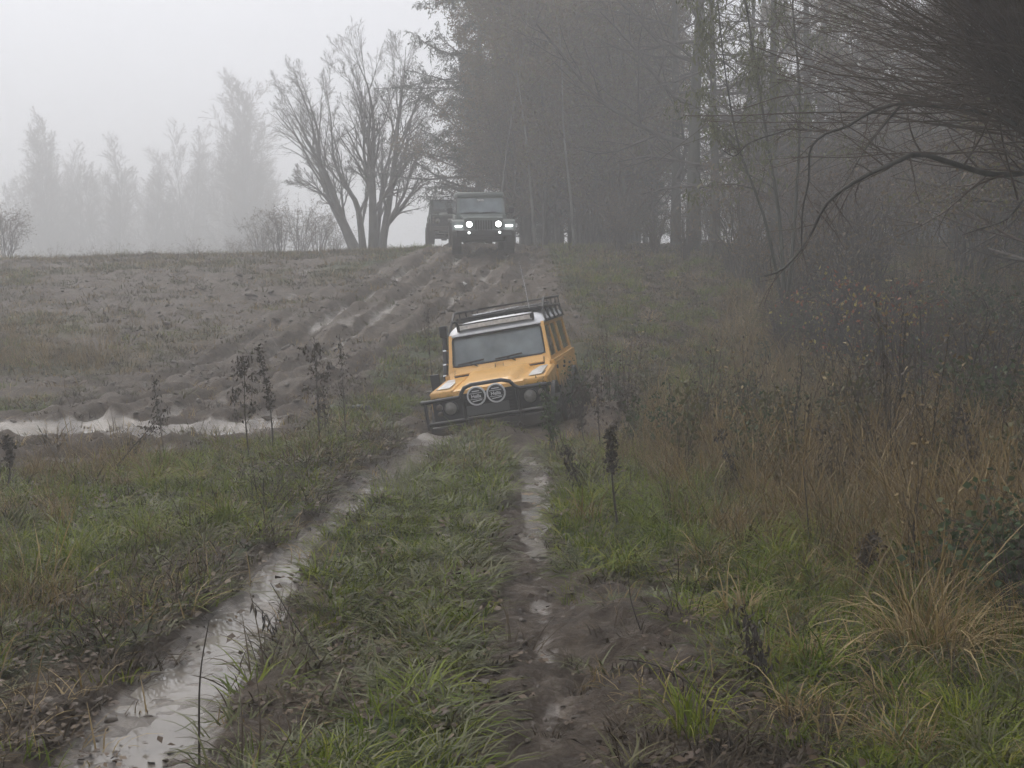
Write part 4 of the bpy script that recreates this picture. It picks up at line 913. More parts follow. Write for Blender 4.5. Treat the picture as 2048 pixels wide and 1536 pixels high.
# --- thicket shrubs along the wood's edge, right of the track
SH = [shrub_meshes(70, 2.4, 20, [(M_LBROWN, 700, .07, .06, .3, .5)], M_TWIG, .5), shrub_meshes(71, 2.2, 18, [(M_LRED, 160, .065, .05, .6, .6), (M_LYEL, 110, .065, .05, .6, .6)], M_TWIG, .55), shrub_meshes(72, 2.0, 20, [(M_LOLIVE, 500, .06, .06, .4, .5)], M_TWIGR, .5)]
for k, (px, Y, s, kk, lab) in enumerate(((1240, 38, .75, 0, "brown twiggy shrub below the brown-leaved trees"), (1310, 36, .8, 2, "olive-leaved shrub at the foot of the left tall trunk"), (1370, 34, .7, 0, "brown shrub at the foot of the thickest trunk"), (1460, 31, .85, 2, "olive-leaved shrub right of the three tall trunks"), (1520, 27, .9, 0, "brown twiggy shrub under the hanging willow leaves"), (1590, 24, 1.0, 0, "dense brown shrub where the arching branch comes down"),
      (1650, 20, .9, 1, "shrub with red and yellow leaves below the arching willow branch"), (1740, 18, 1.0, 1, "larger shrub with red and yellow leaves in front of the dark hollow"), (1820, 16.5, .85, 1, "red-leaved shrub nearest the dark hollow under the willow"), (1900, 16, .8, 2, "olive shrub in the dark hollow on the right"), (1990, 14.5, .8, 0, "brown shrub at the right edge below the willow"), (1700, 23, 1.15, 0, "tall brown shrub behind the red-leaved ones"), (1560, 21, .7, 2, "olive shrub in front of the dense brown one"))):
    p = at(px, 560, Y); place("shrub", SH[kk], (p.x, Y, gz(p.x, Y)-.05), rnd.uniform(0, 6), s, lab, 'shrub')
# brambles in the right foreground verge
BR = [shrub_meshes(80+i, 1.15, 14, [(M_BRAMBLE, 1100, .06, .05, .2, .75)], M_TWIGR, .9, -.06, 6, 4, .008) for i in range(2)]
for k, (px, py, s, lab) in enumerate(((1985, 900, 1.0, "leafy green bramble at the right edge, middle height of the picture"), (1860, 800, 1.1, "leafy bramble behind the tall straight dead stalk"), (1730, 745, 1.0, "leafy bramble left of the tall straight dead stalk"), (2040, 1260, .62, "low leafy bramble in the right foreground beside the straw tussock"), (1620, 720, .9, "bramble at the left end of the bramble hedge"), (2000, 760, 1.2, "tall bramble at the right edge under the dark hollow"), (1930, 700, 1.2, "bramble in shade below the red-leaved shrub"))):
    x, y = G(px, py); place("bramble_bush", BR[k % 2], (x, y, gz(x, y)-.03), rnd.uniform(0, 6), s, lab, 'bramble')
# --- pollard willow at the right edge
def willow():
    rng = np.random.default_rng(8); Y = 10.8; root = at(2190, 900, Y); root.z = gz(root.x, Y)-.1
    hx = at(2125, 215, Y) - root
    T = [stem([(0, 0, -.2), (.03, 0, hx.z*.3), (hx.x*.35, 0, hx.z*.7), tuple(hx)], .34, .20, 14)]
    tr = [tubes(*T[0], 14)]
    kn = []                                                        # knobbly head
    for i in range(9):
        c = np.array(hx) + rng.normal(size=3)*np.array([.16, .16, .2]); d = rng.normal(size=3); d /= np.linalg.norm(d)
        kn.append(stem([tuple(c-d*.25), tuple(c-d*.1), tuple(c+d*.1), tuple(c+d*.25)], .09, .06, 7))
    tr += [tubes(P, R*np.sin(np.linspace(.25, 2.9, 7))[None], 10) for P, R in kn]
    big = []
    for pts, r in (([(2120, 330), (2048, 345), (1990, 350), (1930, 335), (1840, 308), (1790, 325), (1745, 345), (1700, 370), (1660, 400), (1640, 430), (1615, 480), (1570, 535), (1530, 552)], .034),
                   ([(2030, 250), (1990, 230), (1900, 215), (1800, 208), (1740, 225), (1690, 255), (1650, 268), (1620, 300), (1618, 360), (1605, 420), (1603, 500)], .024),
                   ([(1660, 262), (1620, 260), (1580, 258), (1560, 265), (1500, 285), (1470, 312), (1445, 300)], .012), ([(2048, 400), (2010, 440), (1960, 458), (1925, 470)], .012), ([(1800, 212), (1760, 260), (1730, 300), (1700, 350), (1660, 420)], .012)):
        n = len(pts); big.append(stem([tuple(at(p[0], p[1], Y + .5*math.sin(i*.8)*r*20) - root) for i, p in enumerate(pts)], r, r*.3, 26))
    tr += [tubes(P, R, 7) for P, R in big]
    V, Q = join(tr); tm = fast_mesh("trunk", V, Q, mat=M_BARK, smooth=True)
    # bristling rods
    n = 1000; K = 8; az = rng.random(n)*2*math.pi; el = np.radians(np.clip(rng.normal(50, 27, n), 4, 88))
    d = np.stack([np.cos(az)*np.cos(el), np.sin(az)*np.cos(el), np.sin(el)], 1); o = np.array(hx) + rng.normal(size=(n, 3))*np.array([.18, .18, .28]) + d*.15
    ln = rng.uniform(1.1, 3.2, n)[:, None]; pts = [o]
    for k in range(K-1):
        d = d + rng.normal(size=(n, 3))*.095; d[:, 2] += .01; d /= np.linalg.norm(d, axis=1, keepdims=True); o = o + d*ln/(K-1); pts.append(o)
    P = np.stack(pts, 1); R = rng.uniform(.006, .012, n)[:, None]*np.linspace(1, .35, K)[None]
    q = grow(rng, P, R, n=7, t0=.25, t1=1, ang=(30, 10), ratio=.35, rr=.6, K=4, wig=.06, upb=.0, rmin=.003)
    parts = [tubes(P, R, 4), tubes(*q, 3)]
    for PP, RR in big:
        g = grow(rng, PP, RR, n=26, t0=.1, t1=1, ang=(50, 15), ratio=.20, rr=.5, K=5, wig=.12, upb=.0, rmin=.003); parts.append(tubes(*g, 3)); g2 = grow(rng, *g, n=3, t0=.2, t1=1, ang=(40, 12), ratio=.5, rr=.6, K=3, wig=.1, upb=0, rmin=.0025); parts.append(tubes(*g2, 3))
    V, Q = join(parts); cm = fast_mesh("crown", V, Q, mat=M_WTWIG)
    place("pollard_willow", (tm, cm, []), root, 0, 1, "pollard willow at the right edge, head bristling with rods, long arching branches")
willow()
# --- willow with hanging yellow-green leaves
def leafy_willow():
    rng = np.random.default_rng(14); Y = 22.0; root = at(1585, 600, Y); root.z = gz(root.x, Y)-.1
    S = [pxstem([(1570, 640), (1560, 450), (1530, 250), (1500, 60), (1470, -160)], Y, root, .045, .012, 16), pxstem([(1572, 640), (1590, 430), (1600, 200), (1585, 0), (1590, -200)], Y, root, .04, .012, 16, .8), pxstem([(1568, 620), (1530, 440), (1480, 300), (1450, 140), (1430, -60)], Y, root, .035, .01, 16, -.6)]
    m = tree_meshes("willow", S, [LV(n=16, t0=.3, t1=1, ang=(38, 12), ratio=.24, rr=.5, K=7, wig=.12, upb=-.05), LV(n=7, t0=.2, t1=1, ang=(35, 12), ratio=.5, rr=.6, K=5, wig=.12, upb=-.10, rmin=.004)], 14, M_BARKG, M_TWIG, [(M_LOLIVE, 5200, .12, .06, 1.0, .24)], trunk_levels=1)
    place("leafy_willow", m, root, 0, 1, "thin willow with sparse hanging yellow-green leaves right of the tall trunks")
leafy_willow()
# ------------------------------------------------------------------ grass, litter, clods: scattered ground cover
def blades(seed, n, rad, h0, h1, w, lean0, lean1, bend, segs=4, head=0.0, twist=.5):
    rng = np.random.default_rng(seed); a = rng.random(n)*6.283; r = rad*np.sqrt(rng.random(n))
    base = np.stack([r*np.cos(a), r*np.sin(a), np.full(n, -.02)], 1); az = a + rng.normal(size=n)*.9; L = rng.uniform(h0, h1, n)
    th = np.radians(rng.uniform(lean0, lean1, n)); bd = np.radians(bend*(.4+1.0*rng.random(n)))/segs
    p = base.copy(); rows = []; W = w*(.6+.8*rng.random(n))
    side0 = np.stack([-np.sin(az), np.cos(az), np.zeros(n)], 1)
    tw = rng.normal(size=n)*twist
    for s in range(segs+1):
        f = s/segs; ww = W*(1-f**1.6)*.5 + .0006
        if head: ww = np.where(rng.random(n) < 2, W*.35 + (head*W*1.4*np.exp(-((f-.86)/.11)**2)), ww)*(1 if s < segs else .2)
        hd = np.stack([np.cos(az)*np.sin(th), np.sin(az)*np.sin(th), np.cos(th)], 1)
        ct, st_ = np.cos(tw*f), np.sin(tw*f); nn = np.cross(hd, side0); sd_ = side0*ct[:, None] + nn*st_[:, None]
        rows.append(np.stack([p - sd_*ww[:, None], p + sd_*ww[:, None]], 1)); p = p + hd*(L/segs)[:, None]; th = np.minimum(th + bd, RAD(128))
        p[:, 2] = np.maximum(p[:, 2], .004+.01*rng.random(n)) if s else p[:, 2]
    V = np.stack(rows, 1)                       # n, segs+1, 2, 3
    b = (np.arange(n)*(segs+1)*2)[:, None] + (np.arange(segs)*2)[None]; Q = np.stack([b, b+1, b+3, b+2], -1).reshape(-1, 4)
    return V.reshape(-1, 3), Q, np.repeat(rng.random(n), (segs+1)*2)
def gathering(name, items):
    c = bpy.data.collections.new(name)
    for i, (V, Q, r, mat) in enumerate(items):
        o = bpy.data.objects.new(f"{name}_{i:02d}", fast_mesh(name, V, Q, mat=mat, attrs={'rnd': ('FLOAT', r)})); c.objects.link(o)
    return c
def scatter(name, coll, nvar, P, rot, scl, label, cat, idx=None):
    n = len(P); rng = np.random.default_rng(n)
    me = bpy.data.meshes.new(name); me.vertices.add(n); me.vertices.foreach_set("co", np.asarray(P, np.float32).ravel())
    for k, t, d in (('rot', 'FLOAT_VECTOR', rot), ('scl', 'FLOAT_VECTOR', scl), ('idx', 'INT', rng.integers(0, nvar, n) if idx is None else idx)):
        a = me.attributes.new(k, t, 'POINT'); a.data.foreach_set('vector' if t == 'FLOAT_VECTOR' else 'value', np.asarray(d, np.int32 if t == 'INT' else np.float32).ravel())
    o = mobj(name, me); tag(o, label, cat, kind='stuff')
    ng = bpy.data.node_groups.new(name, 'GeometryNodeTree'); ng.interface.new_socket("Geometry", in_out='INPUT', socket_type='NodeSocketGeometry'); ng.interface.new_socket("Geometry", in_out='OUTPUT', socket_type='NodeSocketGeometry')
    N, L = ng.nodes, ng.links; gi, go_ = N.new('NodeGroupInput'), N.new('NodeGroupOutput'); ip = N.new('GeometryNodeInstanceOnPoints'); ci = N.new('GeometryNodeCollectionInfo')
    ci.inputs['Collection'].default_value = coll; ci.inputs['Separate Children'].default_value = True; ci.inputs['Reset Children'].default_value = True; ip.inputs['Pick Instance'].default_value = True
    def attr(nm, ty):
        a = N.new('GeometryNodeInputNamedAttribute'); a.data_type = ty; a.inputs[0].default_value = nm; return a.outputs[0]
    L.new(gi.outputs[0], ip.inputs['Points']); L.new(ci.outputs[0], ip.inputs['Instance']); L.new(attr('idx', 'INT'), ip.inputs['Instance Index']); L.new(attr('rot', 'FLOAT_VECTOR'), ip.inputs['Rotation']); L.new(attr('scl', 'FLOAT_VECTOR'), ip.inputs['Scale']); L.new(ip.outputs[0], go_.inputs[0])
    md = o.modifiers.new("scatter", 'NODES'); md.node_group = ng; return o
BANDS = [2.6, 4, 5.2, 6.8, 8.8, 11.5, 15, 20, 26, 34, 46]
def candidates(seed, dens0, y0=2.6, y1=46, fall=1.3, ref=6.0, half=.60):
    rng = np.random.default_rng(seed); out = []
    for a, b in zip(BANDS[:-1], BANDS[1:]):
        if b <= y0 or a >= y1: continue
        m = (a+b)/2; A = (b-a)*2*(half*m+.8); n = int(A*dens0*min(1, (ref/m)**fall))
        y = rng.uniform(a, b, n); x = rng.uniform(-1, 1, n)*(half*y+.8); out.append(np.stack([x, y], 1))
    return np.vstack(out), rng
def zones(x, y):
    xr = np.interp(y, RUT_R[:, 1], RUT_R[:, 0]); xl = np.interp(y, RUT_L[:, 1], RUT_L[:, 0])
    xr = np.where(y > 17, np.interp(y, [17, 20, 30, 36], [1.6, 1.5, 1.2, 1.3]), xr)
    return x-xr, x-xl
def blob(x, y, pts):
    r = np.zeros_like(x)
    for (px, py, rad, a) in pts:
        bx, by = G(px, py); r = np.maximum(r, a*np.exp(-(((x-bx)/rad)**2 + ((y-by)/(rad*1.3))**2)))
    return r
def finish(name, coll, nvar, xy, h, rng, smin, smax, label, cat, tilt=.15, grow_far=.35, ref=6.0, lift=0.0):
    n = len(xy); rot = np.stack([rng.normal(size=n)*tilt, rng.normal(size=n)*tilt, rng.random(n)*6.283], 1)
    s = rng.uniform(smin, smax, n)*np.maximum(1, (xy[:, 1]/ref)**grow_far)
    scatter(name, coll, nvar, np.c_[xy, h+lift], rot, np.stack([s, s, s*rng.uniform(.8, 1.2, n)], 1), label, cat)
M_GREEN = foliage("fresh_grass", [(.042, .066, .006), (.094, .132, .010), (.160, .195, .018), (.26, .235, .04)], .55, .28, .15)
M_GREY = foliage("flattened_wet_grass", [(.036, .040, .014), (.070, .080, .026), (.115, .120, .046), (.19, .175, .085)], .5, .15, .25)
M_DRY = foliage("withered_grass", [(.066, .042, .017), (.145, .098, .040), (.25, .178, .074), (.39, .30, .145)], .55, .2, .25)
M_BROWN = foliage("dead_brown_weeds", [(.032, .024, .016), (.062, .046, .029), (.105, .079, .048)], .65, .1, .2)
M_OLIVE = foliage("dull_field_grass", [(.042, .042, .013), (.080, .078, .026), (.13, .118, .045)], .55, .15, .25)
M_LITTER = foliage("fallen_leaves", [(.022, .014, .009), (.046, .028, .016), (.075, .046, .025), (.12, .082, .048)], .55, .0, .25)
def B(mat, *a, **k): return (*blades(*a, **k), mat)
C_TURF = gathering("turf_tuft", [B(M_GREEN, 1, 46, .13, .05, .13, .0045, 5, 50, 70), B(M_GREEN, 2, 40, .12, .04, .11, .004, 5, 55, 80), B(M_GREEN, 3, 46, .14, .06, .16, .005, 10, 60, 90), B(M_OLIVE, 4, 40, .13, .04, .12, .004, 10, 60, 80)])
C_MAT = gathering("flattened_tuft", [B(M_GREY, 5, 50, .13, .10, .24, .006, 48, 86, 55), B(M_GREY, 6, 46, .11, .10, .22, .006, 52, 88, 50), B(M_GREEN, 7, 44, .12, .08, .22, .0055, 45, 85, 60), B(M_OLIVE, 8, 44, .13, .10, .22, .005, 50, 88, 50)])
C_TUS = gathering("long_tuft", [B(M_GREEN, 9, 70, .09, .22, .48, .0065, 5, 40, 110), B(M_GREEN, 10, 60, .08, .2, .42, .006, 8, 45, 120), B(M_OLIVE, 11, 64, .09, .2, .46, .006, 10, 50, 120), B(M_DRY, 12, 60, .09, .2, .45, .006, 10, 50, 120)])
C_DRY = gathering("dry_tuft", [B(M_DRY, 13, 44, .12, .35, .85, .0045, 0, 24, 55, head=0), B(M_DRY, 14, 40, .14, .3, .75, .004, 2, 30, 70), B(M_DRY, 15, 26, .13, .5, .95, .003, 0, 16, 40, head=1.6), B(M_DRY, 16, 46, .16, .3, .7, .004, 10, 55, 100), B(M_OLIVE, 17, 44, .13, .25, .65, .005, 4, 34, 90)])
C_FIELD = gathering("field_tuft", [B(M_OLIVE, 18, 40, .2, .05, .16, .008, 10, 60, 70), B(M_DRY, 19, 30, .2, .05, .18, .007, 10, 60, 70), B(M_BROWN, 20, 34, .2, .04, .14, .008, 10, 70, 70)])
def litter_patch(seed, n, rad, size):
    rng = np.random.default_rng(seed); a = rng.random(n)*6.28; r = rad*np.sqrt(rng.random(n)); c = np.stack([r*np.cos(a), r*np.sin(a), .006+.02*rng.random(n)], 1)
    d = np.stack([np.cos(a*7), np.sin(a*7), rng.normal(size=n)*.25], 1); s = np.stack([-np.sin(a*7), np.cos(a*7), rng.normal(size=n)*.3], 1); L = (size*(.5+rng.random(n)))[:, None]; w = L*.33
    up = np.array([0, 0, 1.])*L*.18*rng.random(n)[:, None]
    V = np.stack([c, c+d*L*.5+s*w+up, c+d*L, c+d*L*.5-s*w+up*.6], 1).reshape(-1, 3); return V, np.arange(n*4).reshape(-1, 4), np.repeat(rng.random(n), 4), M_LITTER
C_LIT = gathering("leaf_patch", [litter_patch(i, 24, .18, .034) for i in range(4)])
def clod_mesh(seed):
    bm = bmesh.new(); bmesh.ops.create_icosphere(bm, subdivisions=2, radius=1); rng = np.random.default_rng(seed); f = rng.normal(size=(5, 3))*1.6; ph = rng.random(5)*6
    V = np.array([v.co[:] for v in bm.verts]); k = 1+.24*np.sin(V@f.T*1.5+ph).sum(1); V = V*k[:, None]*np.array([1, .75, .45]); T = np.array([[v.index for v in q.verts] for q in bm.faces]); bm.free(); return V, T
M_CLOD = simple("wet_mud_clod", (.062, .045, .031), .55, var=.4, vsc=3, bump=.5, bsc=6)
cc = bpy.data.collections.new("mud_clod")
for i in range(4):
    V, T = clod_mesh(i); cc.objects.link(bpy.data.objects.new(f"mud_clod_{i}", fast_mesh("mud_clod", V, T=T, mat=M_CLOD)))

C_DEAD = gathering("dead_tuft", [B(M_BROWN, 21, 40, .13, .08, .24, .006, 25, 80, 80), B(M_BROWN, 22, 36, .12, .08, .28, .005, 15, 75, 80), B(M_DRY, 23, 26, .12, .08, .22, .004, 25, 80, 80), B(M_BROWN, 24, 44, .14, .05, .16, .007, 30, 85, 60)])
def brown(x, y): return np.clip(blob(x, y, [(60, 1380, .75, 1), (250, 1230, .7, 1), (420, 1130, .6, .9), (120, 1500, .6, 1), (560, 1030, .5, .9), (640, 960, .6, .9), (740, 900, .5, .8), (40, 1030, .6, .8), (620, 1280, .4, .7), (520, 1420, .45, .6), (1500, 1480, .5, .8), (1300, 1330, .4, .6), (1620, 1330, .4, .6)])*1.2, 0, 1)
def weed_clump(seed, H, n, leafn, lmat, tmat, lsize=.05):
    rng = np.random.default_rng(seed); parts, tips = [], []
    for i in range(n):
        a, e_ = rng.random()*6.28, rng.random()*.28; hh = H*(.5+.5*rng.random()); c, s = math.cos(a), math.sin(a); ox, oy = rng.normal(size=2)*.10
        P, R = stem([(ox, oy, -.05), (ox+c*e_*hh*.4, oy+s*e_*hh*.4, hh*.5), (ox+c*e_*hh, oy+s*e_*hh, hh)], .006, .002, 8, .012, rng); q = grow(rng, P, R, n=8, t0=.25, t1=1, ang=(38, 12), ratio=.25, rr=.6, K=4, wig=.12, upb=.05, rmin=.0018); parts += [tubes(P, R, 4), tubes(*q, 3)]; tips.append(q[0][:, 1:].reshape(-1, 3))
    V, Q = join(parts); r = np.full(len(V), .15); LV_, LQ, lr = leaves(rng, np.vstack(tips), leafn, lsize, .025, .5, .45)
    me = fast_mesh("weed_clump", np.vstack([V, LV_]), np.vstack([Q, LQ+len(V)]), mat=tmat, attrs={'rnd': ('FLOAT', np.concatenate([r, lr]))}); me.materials.append(lmat)
    mi = np.zeros(len(me.polygons), np.int32); mi[len(Q):] = 1; me.polygons.foreach_set("material_index", mi); return me
C_WEED = bpy.data.collections.new("weed_clump")
for i, a_ in enumerate(((301, 1.1, 6, 130, M_BROWN, M_BROWN), (302, 1.35, 5, 70, M_DRY, M_BROWN), (303, .9, 7, 200, M_OLIVE, M_BROWN, .055), (304, 1.5, 4, 40, M_BROWN, M_BROWN), (305, .8, 7, 260, M_BRAMBLE, M_BROWN, .05))): C_WEED.objects.link(bpy.data.objects.new(f"weed_clump_{i}", weed_clump(*a_)))
def ground_cover():
    # short turf
    xy, rng = candidates(1, 150, fall=1.5); h, mud, wet, gr, lit = terrain(xy[:, 0], xy[:, 1]); dr, dl = zones(xy[:, 0], xy[:, 1]); x, y = xy.T
    fl = (x < -2.2-.06*(y-20)) & (y > 18)
    p = (1-mud)**1.5*(.22+.78*gr)*np.where(fl, .25, 1)*(1-.75*lit*(y > 20))*(1-.85*brown(x, y))*np.where((dr < 0) & (dl > 0), .55, 1); k = rng.random(len(x)) < p
    finish("turf", C_TURF, 4, xy[k], h[k], rng, .7, 1.3, "short green turf growing on the verges and between the ruts", "grass")
    # flattened wet grass: strip between the ruts and the left bank
    xy, rng = candidates(2, 95, y1=19, fall=1.0); h, mud, wet, gr, lit = terrain(xy[:, 0], xy[:, 1]); dr, dl = zones(xy[:, 0], xy[:, 1]); x, y = xy.T
    strip = (dr < 0) & (dl > 0); p = (1-mud)**1.2*np.where(strip, .85, np.where(dl > -1.6, .6, .28))*(1-.7*brown(x, y)); k = rng.random(len(x)) < p
    finish("flattened_grass", C_MAT, 4, xy[k], h[k], rng, .7, 1.35, "long wet grass lying flattened between and beside the two ruts", "grass", grow_far=.25)
    # dead matted weeds, left foreground and along the bank
    xy, rng = candidates(8, 70, y1=18, fall=1.0); h, mud, wet, gr, lit = terrain(xy[:, 0], xy[:, 1]); x, y = xy.T; dr, dl = zones(x, y)
    p = np.clip(brown(x, y)*.8 + .12*(dl < -.2) + .10*(dr > .4), 0, 1)*(1-.9*wet)*(1-.55*mud); k = rng.random(len(x)) < p
    finish("dead_matted_weeds", C_DEAD, 4, xy[k], h[k], rng, .6, 1.3, "dead brown matted weeds on the left foreground and the rut bank", "dead weeds", grow_far=.25)
    # long arching tufts
    xy, rng = candidates(3, 26, y1=30, fall=1.0); h, mud, wet, gr, lit = terrain(xy[:, 0], xy[:, 1]); dr, dl = zones(xy[:, 0], xy[:, 1]); x, y = xy.T
    nz = fbm(x, y, 1.1, 3, 61)
    p = (1-mud)**2*(np.where(dr > .45, .85, 0)*sst(.35, .6, nz+.12) + np.where(dl < -.6, .55, 0)*sst(.42, .6, nz)*(y < 17)); k = rng.random(len(x)) < p
    finish("long_grass", C_TUS, 4, xy[k], h[k], rng, .55, 1.0, "long arching green grass tufts along both verges", "grass", grow_far=.15)
    # tall dry grass and weeds
    xy, rng = candidates(4, 42, y1=34, fall=.75, ref=8); h, mud, wet, gr, lit = terrain(xy[:, 0], xy[:, 1]); dr, dl = zones(xy[:, 0], xy[:, 1]); x, y = xy.T
    nz = fbm(x, y, 1.3, 3, 71); edge = np.interp(y, [4, 6, 8, 11, 15, 19, 24, 30], [2.6, 1.9, 1.35, .75, .7, 1.5, 2.3, 5.0])
    p = sst(-.25, .9, dr-edge+1.3*(nz-.5))*sst(5.2, 7.0, y)*(1-.75*sst(22, 30, y))*.95
    p = np.maximum(p, blob(x, y, [(230, 940, .9, .6), (330, 905, .5, .6), (480, 900, .6, .35), (620, 930, .45, .6), (100, 730, 1.6, .9), (-60, 720, 1.6, .9), (190, 690, 1.1, .7), (40, 1060, .45, .6), (30, 1240, .35, .55), (1860, 1270, .33, .9), (1480, 1360, .25, .5), (1200, 840, .7, .8), (1240, 900, .5, .5), (870, 720, .4, .3)]))
    p = p*(1-mud)**1.5*(.25+.75*sst(.36, .55, fbm(x, y, 1.6, 3, 171))); k = rng.random(len(x)) < p
    sc = np.interp(dr[k], [.5, 2.5, 6], [.55, .95, 1.05]); n = k.sum()
    rot = np.stack([rng.normal(size=n)*.18, rng.normal(size=n)*.18, rng.random(n)*6.283], 1); s = rng.uniform(.65, 1.15, n)*np.where(dr[k] > 0, sc, .62)
    scatter("dry_grass", C_DRY, 5, np.c_[xy[k], h[k]], rot, np.stack([s*1.1, s*1.1, s], 1), "tall withered brown grass and weeds filling the right side and patches on the left", "dry grass", np.where((x[k] < -4) & (y[k] > 15), rng.integers(0, 3, n), rng.integers(0, 5, n)))
    # thicket of dead weeds and saplings on the right bank and by the wagon
    xy, rng = candidates(9, 5.0, y0=6, y1=32, fall=.35, ref=9); h, mud, wet, gr, lit = terrain(xy[:, 0], xy[:, 1]); x, y = xy.T; dr, dl = zones(x, y)
    edge = np.interp(y, [4, 6, 8, 11, 15, 19, 24, 30], [2.6, 2.1, 1.6, 1.0, .8, 1.9, 2.9, 6.0])
    p = sst(0, 1.2, dr-edge)*sst(.34, .56, fbm(x, y, 1.4, 3, 181)+.05)*(1-.8*sst(24, 32, y)); p = np.maximum(p, blob(x, y, [(1200, 850, .7, 1), (1240, 800, .6, 1), (1160, 900, .5, .8)]))*(1-.4*mud); k = rng.random(len(x)) < p
    finish("weed_thicket", C_WEED, 5, xy[k], h[k], rng, .55, 1.15, "tangled dead weeds and thin saplings on the right bank and beside the wagon", "weeds", tilt=.1, grow_far=0)
    # field tufts on the slope and beyond
    xy, rng = candidates(5, 95, y0=14, fall=.8, ref=10); h, mud, wet, gr, lit = terrain(xy[:, 0], xy[:, 1]); x, y = xy.T; dr, dl = zones(x, y)
    p = np.maximum((1-.85*mud)*np.where(x < 0, .55, .5)*(1-.5*wet), .9*(x < -3)*np.exp(-((y-39)/3)**2)*(1-.5*mud)); k = rng.random(len(x)) < p
    finish("field_grass", C_FIELD, 3, xy[k], h[k], rng, .6, 1.3, "sparse dull tufts of grass on the churned slope", "grass", grow_far=.3, ref=14)
    # fallen leaves
    xy, rng = candidates(6, 60, fall=.9); h, mud, wet, gr, lit = terrain(xy[:, 0], xy[:, 1]); x, y = xy.T; dr, dl = zones(x, y)
    p = np.clip(lit*.9 + .12*(y < 14) + .15*((dl < -.3) & (y < 8)) + .45*brown(x, y), 0, 1)*(1-.5*wet)*(1-.55*mud); k = rng.random(len(x)) < p
    finish("fallen_leaves", C_LIT, 4, xy[k], h[k], rng, .6, 1.3, "brown fallen leaves lying on the ground towards the wood and along the ruts", "leaves", tilt=.08)
    # clods of mud
    xy, rng = candidates(7, 260, fall=1.3); h, mud, wet, gr, lit = terrain(xy[:, 0], xy[:, 1]); x, y = xy.T
    p = np.clip(mud-.15, 0, 1)*(.8-.72*wet)*sst(.42, .66, fbm(x, y, .5, 3, 91))*np.where(y > 16, .9, 1); k = rng.random(len(x)) < p; n = k.sum()
    s = np.exp(rng.normal(-4.35, .42, n))*np.maximum(1, (np.minimum(y[k], 14)/6)**.4)*np.where(y[k] > 16, 1.9, 1); rot = np.stack([rng.normal(size=n)*.3, rng.normal(size=n)*.3, rng.random(n)*6.28], 1)
    scatter("mud_clods", cc, 4, np.c_[xy[k], h[k]-s*.12], rot, np.stack([s, s, s], 1), "wet brown clods of churned mud in the ruts and on the tracks", "mud")
ground_cover()

# ------------------------------------------------------------------ dead weed stalks, one by one
M_STALK = simple("dead_stalk", (.048, .037, .028), .7, var=.3); M_STRAW = simple("straw_stalk", (.20, .15, .085), .6, var=.25); M_HEAD = foliage("dark_seed_head", [(.022, .017, .013), (.046, .034, .025), (.08, .058, .04)], .7, 0)
def weed(base, top, kind, label, r=.006, mat=None, mid=None, Ytop=0.0, cat="dead weed", name="dead_weed"):
    x, y = G(*base); z = gz(x, y)-.03; root = Vector((x, y, z)); rng = np.random.default_rng(int(base[0]*7+base[1])); t = at(top[0], top[1], y+Ytop)-root
    pts = [(0, 0, 0)] + ([tuple(at(m[0], m[1], y+Ytop*.5)-root) for m in mid] if mid else [tuple(np.array(t)*.5+rng.normal(size=3)*.02)]) + [tuple(t)]
    o = empty(name, root); tag(o, label, cat); P, R = stem(pts, r*1.35, r*.5, 16)
    parts = [tubes(P, R, 5)]
    if kind != 'bare':
        q = grow(rng, P, R, n=9, t0=.35, t1=.97, ang=(30, 10), ratio=.13, rr=.6, K=4, wig=.1, upb=.06, rmin=.0016); parts.append(tubes(*q, 3))
    V, Q = join(parts); mobj("stem", fast_mesh("stem", V, Q, mat=mat or M_STALK), o)
    L = float(np.linalg.norm(np.array(t)))
    if kind == 'spike':
        V, Q, rr_ = leaves(rng, P[:, 9:], 420, .03, .022, -.3, .6)
    elif kind == 'clumps':
        ctr = np.concatenate([q[0][:, -1] + rng.normal(size=(9, 3))*.05, P[0, 12:] + rng.normal(size=(4, 3))*.04]); V, Q, rr_ = leaves(rng, ctr, 480, .042, .03, .9, .4)
    elif kind == 'hang':
        V, Q, rr_ = leaves(rng, np.concatenate([P[0, 5:]]), 22, .05, .012, 2.0, .22)
    elif kind == 'sparse':
        V, Q, rr_ = leaves(rng, np.concatenate([q[0].reshape(-1, 3), P[0, 6:]]), 150, .038, .03, .9, .38)
    if kind != 'bare': mobj("seed_head" if kind == 'spike' else "withered_leaves", fast_mesh("leaf", V, Q, mat=M_HEAD, attrs={'rnd': ('FLOAT', rr_)}), o)
    return o
weed((500, 935), (489, 722), 'clumps', "dead weed with drooping dark leaf clumps, leftmost of the four tall ones by the puddle", .007)
weed((548, 930), (518, 703), 'spike', "dead weed with a long dense dark seed spike, second of the four by the puddle", .009, mid=[(545, 870), (538, 800)])
weed((640, 915), (628, 690), 'clumps', "dead weed with many withered leaf clumps, third of the four by the puddle", .009)
weed((652, 905), (645, 770), 'sparse', "short dead weed close behind the third tall one by the puddle", .006)
weed((692, 892), (679, 668), 'sparse', "thin tall dead weed nearest the yellow wagon's left side, sparse leaves", .006)
weed((330, 915), (306, 752), 'sparse', "thin dead weed standing before the gap between the two puddles", .005)
weed((215, 950), (335, 815), 'sparse', "dead branching stem leaning right across the puddle gap", .007, name="leaning_stem")
weed((12, 985), (14, 882), 'spike', "dark dense dead weed at the left edge below the long puddle", .009)
weed((398, 1510), (418, 1240), 'bare', "single straight thin stem standing in front of the wet left rut", .004)
weed((662, 1330), (541, 1166), 'bare', "thin dead stem leaning left over the wet left rut", .004)
weed((556, 1275), (503, 1200), 'hang', "short bent stem with hanging dark leaves at the edge of the left rut", .003)
